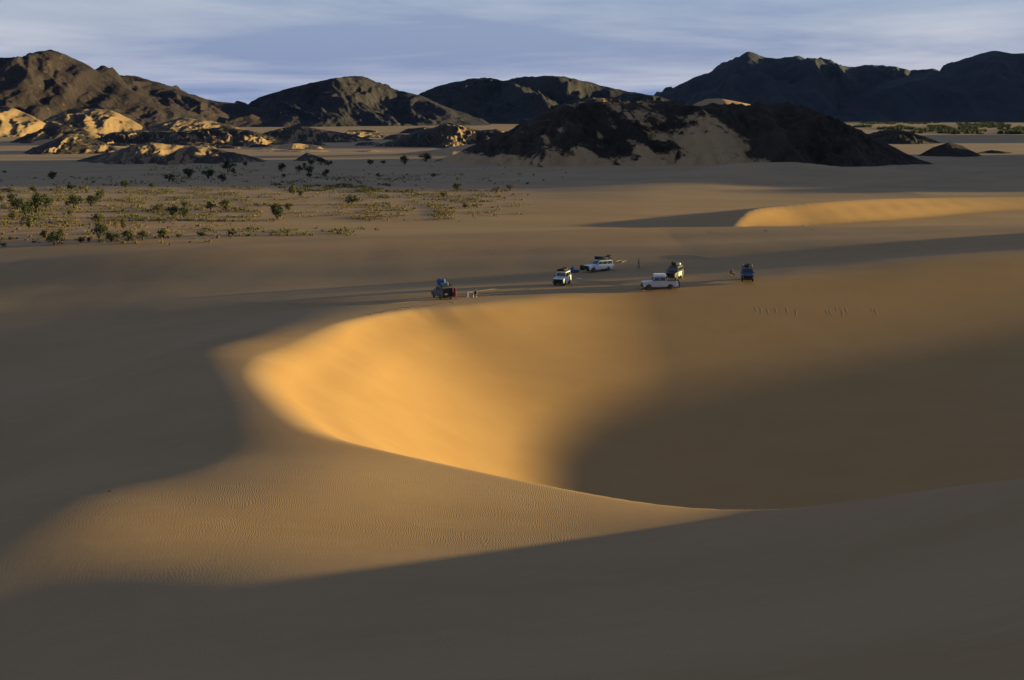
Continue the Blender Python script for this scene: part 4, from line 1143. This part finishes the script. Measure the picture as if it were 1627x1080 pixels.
# (u, v of the foot, width px, height px, kind, label)
SH = []
def a3(x, y, w_, h_, k, lab): SH.append((x / A3, 230 + y / A3, w_ / A3, h_ / A3, k, lab))
def b3(x, y, w_, h_, k, lab): SH.append((400 + x / B3, 230 + y / B3, w_ / B3, h_ / B3, k, lab))
a3(77,345,62,46,'d','dark round bush behind the leftmost green cluster'); a3(112,398,95,66,'d','broad dark bush left of the biggest bush on the plain')
a3(222,415,120,105,'d','biggest dark green bush in the cluster at the left of the plain'); a3(285,385,62,56,'d','dark bush touching the right side of the biggest bush'); a3(160,437,66,66,'d','dark bush in front of the biggest bush, to its left')
a3(182,516,68,80,'o','tall olive shrub standing lone in front of the left cluster'); a3(80,458,60,52,'o','low olive shrub at the far left below the cluster')
a3(460,390,100,72,'d','wide dark bush, left one of a pair on lit sand'); a3(558,372,90,56,'d','dark bush, right one of a pair on lit sand'); a3(620,335,56,62,'o','small olive tree right of and behind the dark pair')
a3(208,288,66,38,'o','low rounded olive shrub, second along the plain back edge'); a3(358,286,46,34,'b','small brown shrub, third along the plain back edge'); a3(442,279,66,34,'d','low dark shrub, fourth along the plain back edge'); a3(495,276,46,26,'b','brownish low shrub between two others at the back edge'); a3(535,296,46,40,'b','brown shrub, rightmost along the plain back edge')
a3(50,290,66,28,'b','flat brown shrub at the left end of the back edge'); a3(320,210,56,44,'d','lone dark pointed bush on shaded sand behind the plain'); a3(28,172,26,12,'d','tiny dark bush far left on the shaded sand behind')
a3(775,263,60,40,'d','dark bush alone at the start of the shaded green strip'); a3(935,266,34,30,'d','small dark bush right of the lone one in the green strip')
a3(1042,222,60,42,'d','dark bush below the rock ridge, leftmost of that row'); a3(1160,196,80,50,'d','wide dark bush close under the rock ridge slope'); a3(1283,207,80,52,'d','wide dark bush right of the one under the rock slope'); a3(1370,226,66,42,'d','dark bush in front of the tall bush at the sand tail')
a3(1405,166,80,66,'d','tall dark bush at the foot of the bright sand tail'); a3(1438,178,30,34,'d','small dark bush leaning on the tall one at the sand tail'); a3(1512,130,30,28,'d','tiny dark bush against the bright sand tail')
a3(1062,441,82,62,'d','dark bush, left half of the merged pair mid plain'); a3(1132,441,72,56,'d','dark bush, right half of the merged pair mid plain'); a3(972,409,86,42,'o','low olive shrub left of the merged dark pair'); a3(1135,382,60,40,'o','olive shrub just behind the merged dark pair')
a3(1298,399,66,46,'o','small olive shrub, left of two alike on open sand'); a3(1392,397,82,60,'o','olive shrub, right of two alike on open sand')
a3(610,577,96,82,'d','largest dark bush in the shaded front row'); a3(335,617,86,78,'d','nearest dark bush at the left of the shaded front row'); a3(375,571,46,52,'d','dark bush close behind the nearest front row bush'); a3(268,571,40,46,'d','small dark bush, leftmost of the shaded front row')
a3(690,597,86,58,'d','dark bush right beside the largest front row bush'); a3(790,592,76,62,'d','dark bush, third to the right from the largest in front row'); a3(880,587,60,56,'d','dark bush near the right end of the front row'); a3(505,606,36,42,'d','narrow dark shrub left of the largest front row bush')
a3(548,600,22,32,'d','very small dark shrub at the left foot of the largest front bush'); a3(615,607,22,26,'d','tiny dark shrub in front of the largest front bush'); a3(1005,573,72,56,'d','dark bush, rightmost of the shaded front row'); a3(1105,572,46,26,'o','low shrub past the right end of the front row')
a3(712,517,36,76,'b','dry reddish shrub, left of a slim pair mid plain'); a3(762,523,40,72,'o','slim olive shrub, right of a slim pair mid plain'); a3(600,482,72,56,'o','olive shrub behind the largest front row bush'); a3(430,436,30,30,'d','very small dark shrub alone below the wide pair')
a3(12,352,40,42,'o','olive shrub cut by the left edge of the view'); a3(20,625,34,22,'d','low dark shrub at the bottom left corner of the plain'); a3(1240,560,60,24,'d','flat dark shrub on the shaded strip right of the front row'); a3(1430,556,60,24,'d','flat dark shrub at the right end of the shaded strip')
b3(215,257,58,58,'o','tall olive tree, larger of two near the plain centre'); b3(255,269,36,40,'o','small olive shrub at the foot of the tall central tree'); b3(520,307,62,50,'d','lone dark bush on bare sand right of centre plain'); b3(132,386,78,82,'d','large dark tree alone on the bright open sand'); b3(190,342,46,42,'o','small olive shrub behind the large lone tree')
b3(155,136,50,40,'d','dark round bush left of the trio below the small rocky cone'); b3(245,143,40,36,'d','dark bush, left of the trio below the small rocky cone'); b3(293,146,52,40,'d','dark bush, middle and biggest of the trio below the small cone'); b3(300,167,36,22,'d','small dark bush in front of the trio below the small cone'); b3(380,163,46,34,'d','dark bush, right of the trio below the small cone')
b3(312,103,40,24,'d','dark bush at the left foot of the small rocky cone'); b3(360,103,42,34,'d','dark bush in the middle at the small rocky cone foot'); b3(398,106,42,26,'d','dark bush at the right foot of the small rocky cone'); b3(610,103,38,28,'d','dark bush on the far sand, left of three before the dark hill'); b3(680,99,28,18,'d','smallest dark bush of three before the dark hill')
b3(793,101,46,44,'d','tall dark bush, right of three before the dark hill'); b3(900,86,60,42,'d','dark spreading tree touching the left foot of the dark hill'); b3(652,166,22,22,'d','tiny lone dark bush on shaded sand, left of two'); b3(938,166,24,20,'d','tiny lone dark bush on shaded sand, right of two')
b3(1060,233,50,36,'o','olive shrub on a small sand mound at the lit plain edge'); b3(1335,236,52,32,'b','brown shrub at the far right end of the lit plain'); b3(1268,246,42,28,'b','low brown shrub left of the rightmost plain shrub'); b3(992,271,36,32,'o','small olive shrub in the grass below the mound shrub'); b3(1105,326,36,26,'o','olive tuft shrub in front, right part of the grassy patch')
b3(1425,204,20,11,'d','tiny dark bush on bare sand right of the plain'); b3(270,116,22,22,'d','little dark bush behind the trio near the small cone'); b3(165,170,26,20,'d','little dark bush below the round one near the trio')
for i, (u, v, wp, hp_, kind, lab) in enumerate(SH):
    x, y, z = place(u, v)
    pxm = FPX / math.hypot(x, y)
    root = empty('acacia_tree' if hp_ / pxm > 3.4 else 'desert_shrub', (x, y, z), random.uniform(0, 6.28))
    root.scale = (1.16 * wp / pxm, 1.16 * wp / pxm, 1.10 * hp_ / pxm)
    tag(root, lab, 'tree' if hp_ / pxm > 3.4 else 'shrub', GRP)
    for nm, me_ in (('crown', CROWNS[kind][i % 5]), ('trunk', TRUNKS[i % 4])):
        o = bpy.data.objects.new(nm, me_); C.objects.link(o); o.parent = root

# grass on the plain: too fine to count
GR_G = make_leaf('green_grass', (0.060, 0.062, 0.020), (0.13, 0.115, 0.038), (0.10, 0.09, 0.03))
GR_Y = make_leaf('yellow_grass', (0.13, 0.098, 0.038), (0.24, 0.168, 0.065), (0.18, 0.13, 0.05))
def scatter(name, regions, n, size, mat, seed, label, blades=7, cat='grass', thr=0.0, wide=0.3):
    rn = np.random.RandomState(seed)
    us = []; vs_ = []
    tot = sum(r[4] for r in regions)
    for (u0, u1, v0, v1, wgt) in regions:
        k = int(n * wgt / tot * 2.2)
        uu = rn.uniform(u0, u1, k); vv = rn.uniform(v0, v1, k)
        ed = np.minimum(np.minimum(uu - u0, u1 - uu) / (0.22 * (u1 - u0)), 1.0) if u0 > 0 else np.minimum((u1 - uu) / (0.25 * (u1 - u0)), 1.0)
        keep = fbm(uu / 38.0, vv / 7.0, 3, seed) > thr + 0.45 * (1 - ed)
        us.append(uu[keep]); vs_.append(vv[keep])
    uu = np.concatenate(us); vv = np.concatenate(vs_)
    if len(uu) > n:
        s_ = rn.permutation(len(uu))[:n]; uu, vv = uu[s_], vv[s_]
    X = np.zeros(len(uu)); Y = np.zeros(len(uu)); Z = np.zeros(len(uu))
    for it in range(4):
        p = R(PITCH); k = (vv - 540) / FPX
        dzz = -np.sin(p) - k * np.cos(p); t = (Z - CAM_Z) / dzz
        X = (uu - 813.5) / FPX * t; Y = (np.cos(p) - k * np.sin(p)) * t
        Z = ground_z(X, Y)
    m = len(X)
    sz = rn.uniform(size[0], size[1], m)
    ang = rn.uniform(0, 2 * np.pi, (m, blades)); rad = rn.uniform(0.1, 1.0, (m, blades)) * wide
    tilt = rn.uniform(0.1, 0.6, (m, blades)); hgt = rn.uniform(0.5, 1.0, (m, blades)); w_ = rn.uniform(0.10, 0.2, (m, blades))
    bx = X[:, None] + sz[:, None] * rad * np.cos(ang); by = Y[:, None] + sz[:, None] * rad * np.sin(ang); bz = np.repeat(Z[:, None], blades, 1) - 0.03
    px_, py_ = -np.sin(ang) * w_ * sz[:, None], np.cos(ang) * w_ * sz[:, None]
    tip = np.stack([bx + np.cos(ang) * tilt * sz[:, None], by + np.sin(ang) * tilt * sz[:, None], bz + hgt * sz[:, None]], -1)
    a = np.stack([bx - px_, by - py_, bz], -1); b_ = np.stack([bx + px_, by + py_, bz], -1)
    V = np.stack([a, b_, tip], 2).reshape(-1, 3)
    nf = len(V) // 3
    me = bpy.data.meshes.new(name)
    me.vertices.add(len(V)); me.vertices.foreach_set('co', V.astype(np.float32).ravel())
    me.loops.add(nf * 3); me.loops.foreach_set('vertex_index', np.arange(nf * 3, dtype=np.int32))
    me.polygons.add(nf); me.polygons.foreach_set('loop_start', (np.arange(nf) * 3).astype(np.int32)); me.polygons.foreach_set('loop_total', np.full(nf, 3, dtype=np.int32))
    me.update(calc_edges=True)
    o = link(name, me, mat, kind='stuff')
    o['label'] = label; o['category'] = cat
    return o
scatter('grass', [(150,430,296,352,3),(430,670,292,306,3),(520,840,300,330,2),(0,160,300,360,1.5),(200,420,262,292,1.2),(420,780,276,290,.8),(300,620,362,375,.6)], 6800, (0.3, 0.85), GR_G, 5, 'patches of green grass spread over the sandy plain', thr=0.06)
scatter('dry_grass', [(150,470,296,352,3),(430,840,300,345,2),(0,160,298,362,1.5),(40,420,350,380,.8),(540,740,325,350,.8)], 6800, (0.25, 0.7), GR_Y, 6, 'yellowish dry tufts scattered between the bushes of the plain', thr=0.05)
scatter('sparse_scrub', [(0,420,352,390,2),(520,760,325,352,1),(420,640,280,292,1),(560,900,255,292,1),(0,260,280,296,1)], 420, (0.35, 0.9), LEAF_D, 8, 'small dry scrub dotted over the bare sand of the plain', blades=14, cat='scrub', thr=0.05, wide=0.7)
scatter('distant_scrub', [(1370,1700,193,206,3),(1440,1700,200,213,2),(1355,1450,195,203,1)], 2600, (2.4, 6.0), LEAF, 9, 'dark scrub trees far away on the plain below the right range', blades=22, cat='scrub', thr=-0.05, wide=0.75)

# ------------------------------------------------------------------ marks in the sand
def berm(name, paths, hgt, wid, label, cat):
    """low raised lips of sand along plan paths, all one kind of mark"""
    V = []; F = []
    for pts in paths:
        q = spline(np.array(pts, float), 5)
        for i, (x, y) in enumerate(q):
            j = min(i, len(q) - 2); t = q[j + 1] - q[j]; t = t / max(np.hypot(*t), 1e-6); n = np.array((-t[1], t[0]))
            e = math.sin(math.pi * i / (len(q) - 1)) ** 0.6
            for s, h in ((-1, -0.02), (-0.4, 0.6), (0, 1.0), (0.4, 0.6), (1, -0.02)):
                V.append((x + n[0] * s * wid, y + n[1] * s * wid, h * hgt * e - 0.01))
            if i < len(q) - 1:
                b0 = len(V) - 5
                for k in range(4):
                    F.append((b0 + k, b0 + k + 1, b0 + k + 6, b0 + k + 5))
    V = np.array(V); V[:, 2] += ground_z(V[:, 0], V[:, 1])
    me = bpy.data.meshes.new(name); me.from_pydata(V.tolist(), [], F); me.update()
    me.polygons.foreach_set('use_smooth', np.ones(len(me.polygons), dtype=bool))
    o = link(name, me, M_SAND, kind='stuff'); o['label'] = label; o['category'] = cat
    return o
def px_path(*pts):
    return [place(u, v)[:2] for u, v in pts]
berm('tyre_tracks', [px_path((974, 418), (978, 415.5), (986, 413.5), (996, 412.5)), px_path((987, 417.5), (990, 415.5), (997, 413.5)),
                     px_path((1045, 407), (1075, 406), (1105, 407), (1130, 412), (1150, 420)), px_path((1048, 409.5), (1078, 409), (1106, 411), (1128, 416)),
                     px_path((905, 445), (950, 447), (1000, 452)), px_path((905, 447.5), (950, 449.5), (1000, 454.5)), px_path((975, 428), (1060, 424), (1150, 425), (1240, 418)), px_path((975, 430.5), (1060, 426.5), (1150, 427.5), (1240, 420.5)), px_path((680, 474), (600, 480), (480, 482), (380, 478)), px_path((680, 477), (600, 483), (480, 485), (380, 481)), px_path((870, 452), (800, 455), (730, 462)), px_path((870, 455), (800, 458), (735, 465)), px_path((1210, 444), (1300, 437), (1420, 428)), px_path((1210, 446.5), (1300, 440), (1420, 431)),  px_path((1092, 452), (1140, 452), (1200, 449))], 0.10, 0.18, 'curved tyre tracks pressed into the sand around the camp', 'tracks')
foot = []
rn_ = random.Random(4)
for k in range(26):
    f = k / 25
    u = 590 + f * 130; v = float(np.interp(u, [555, 640, 720, 800], [508.5, 490.5, 482.5, 476.5])) + rn_.uniform(-1.2, 0.8)
    x, y, z = place(u, v - 1.5)
    foot.append([(x - 0.3, y), (x, y + 0.15 * rn_.uniform(-1, 1)), (x + 0.3, y)])
for (ua, va), (ub, vb), n_ in (((722, 473), (745, 473), 9), ((760, 472), (868, 456), 30), ((908, 447), (926, 433), 12), ((975, 427), (1012, 428), 14), ((1016, 427), (1062, 440), 20), ((1085, 455), (1158, 441), 28), ((1020, 461), (905, 455), 30), ((1168, 440), (1178, 445), 5)):
    for k in range(n_):
        f = (k + rn_.uniform(-0.3, 0.3)) / n_
        x, y, z = place(ua + (ub - ua) * f, va + (vb - va) * f + 1.6 * math.sin(f * 5 + ua) + (0.35 if k % 2 else -0.35))
        foot.append([(x - 0.25, y - 0.05), (x, y + 0.05), (x + 0.25, y)])
berm('footprints', foot, 0.09, 0.2, 'trails of footprints along the bowl rim and between the vehicles', 'footprints')
marks = []
for u0 in (1198, 1206, 1217, 1229, 1247, 1262, 1312, 1318, 1327, 1336, 1343, 1384, 1388):
    v0 = 487 + rn_.uniform(-3, 4); l_ = rn_.uniform(8, 20)
    marks.append(px_path((u0, v0), (u0 + rn_.uniform(0, 4), v0 + l_ * 0.5), (u0 + rn_.uniform(2, 8), v0 + l_)))
berm('slide_marks', marks, 0.022, 0.2, 'streaks where feet slid down the shaded bowl wall', 'tracks')
# a lone stone on the rippled sand
bm = bmesh.new(); bmesh.ops.create_icosphere(bm, subdivisions=2, radius=0.17)
for vt in bm.verts:
    vt.co *= 1 + 0.25 * math.sin(7 * vt.co.x + 3) * math.cos(6 * vt.co.y); vt.co.z *= 0.55; vt.co.x *= 1.5
st = bobj('stone', bm, M_KNOLL)
tag(on_sand(st, 178, 780, 0.3, 0.05), 'lone stone on the rippled sand at the left', 'stone')

# ------------------------------------------------------------------ air between the camera and the far ranges
HX, HY0, HY1, HZ0, HZ1 = 24000.0, -24000.0, 24000.0, -30.0, 700.0
bm = bmesh.new(); box(bm, (0, 0, (HZ0 + HZ1) / 2), (2 * HX, HY1 - HY0, HZ1 - HZ0))
hz = bobj('haze', bm, None)
hm_ = bpy.data.materials.new('haze'); hm_.use_nodes = True
for n in list(hm_.node_tree.nodes):
    if n.type != 'OUTPUT_MATERIAL':
        hm_.node_tree.nodes.remove(n)
pv_ = hm_.node_tree.nodes.new('ShaderNodeVolumePrincipled')
pv_.inputs['Color'].default_value = (0.22, 0.45, 1.0, 1)
pv_.inputs['Density'].default_value = HAZE
pv_.inputs['Anisotropy'].default_value = 0.0
hm_.node_tree.links.new(pv_.outputs[0], [n for n in hm_.node_tree.nodes if n.type == 'OUTPUT_MATERIAL'][0].inputs['Volume'])
hz.data.materials.clear(); hz.data.materials.append(hm_)
hz['kind'] = 'stuff'
hz['label'] = 'thin blue evening haze in front of the far ranges'
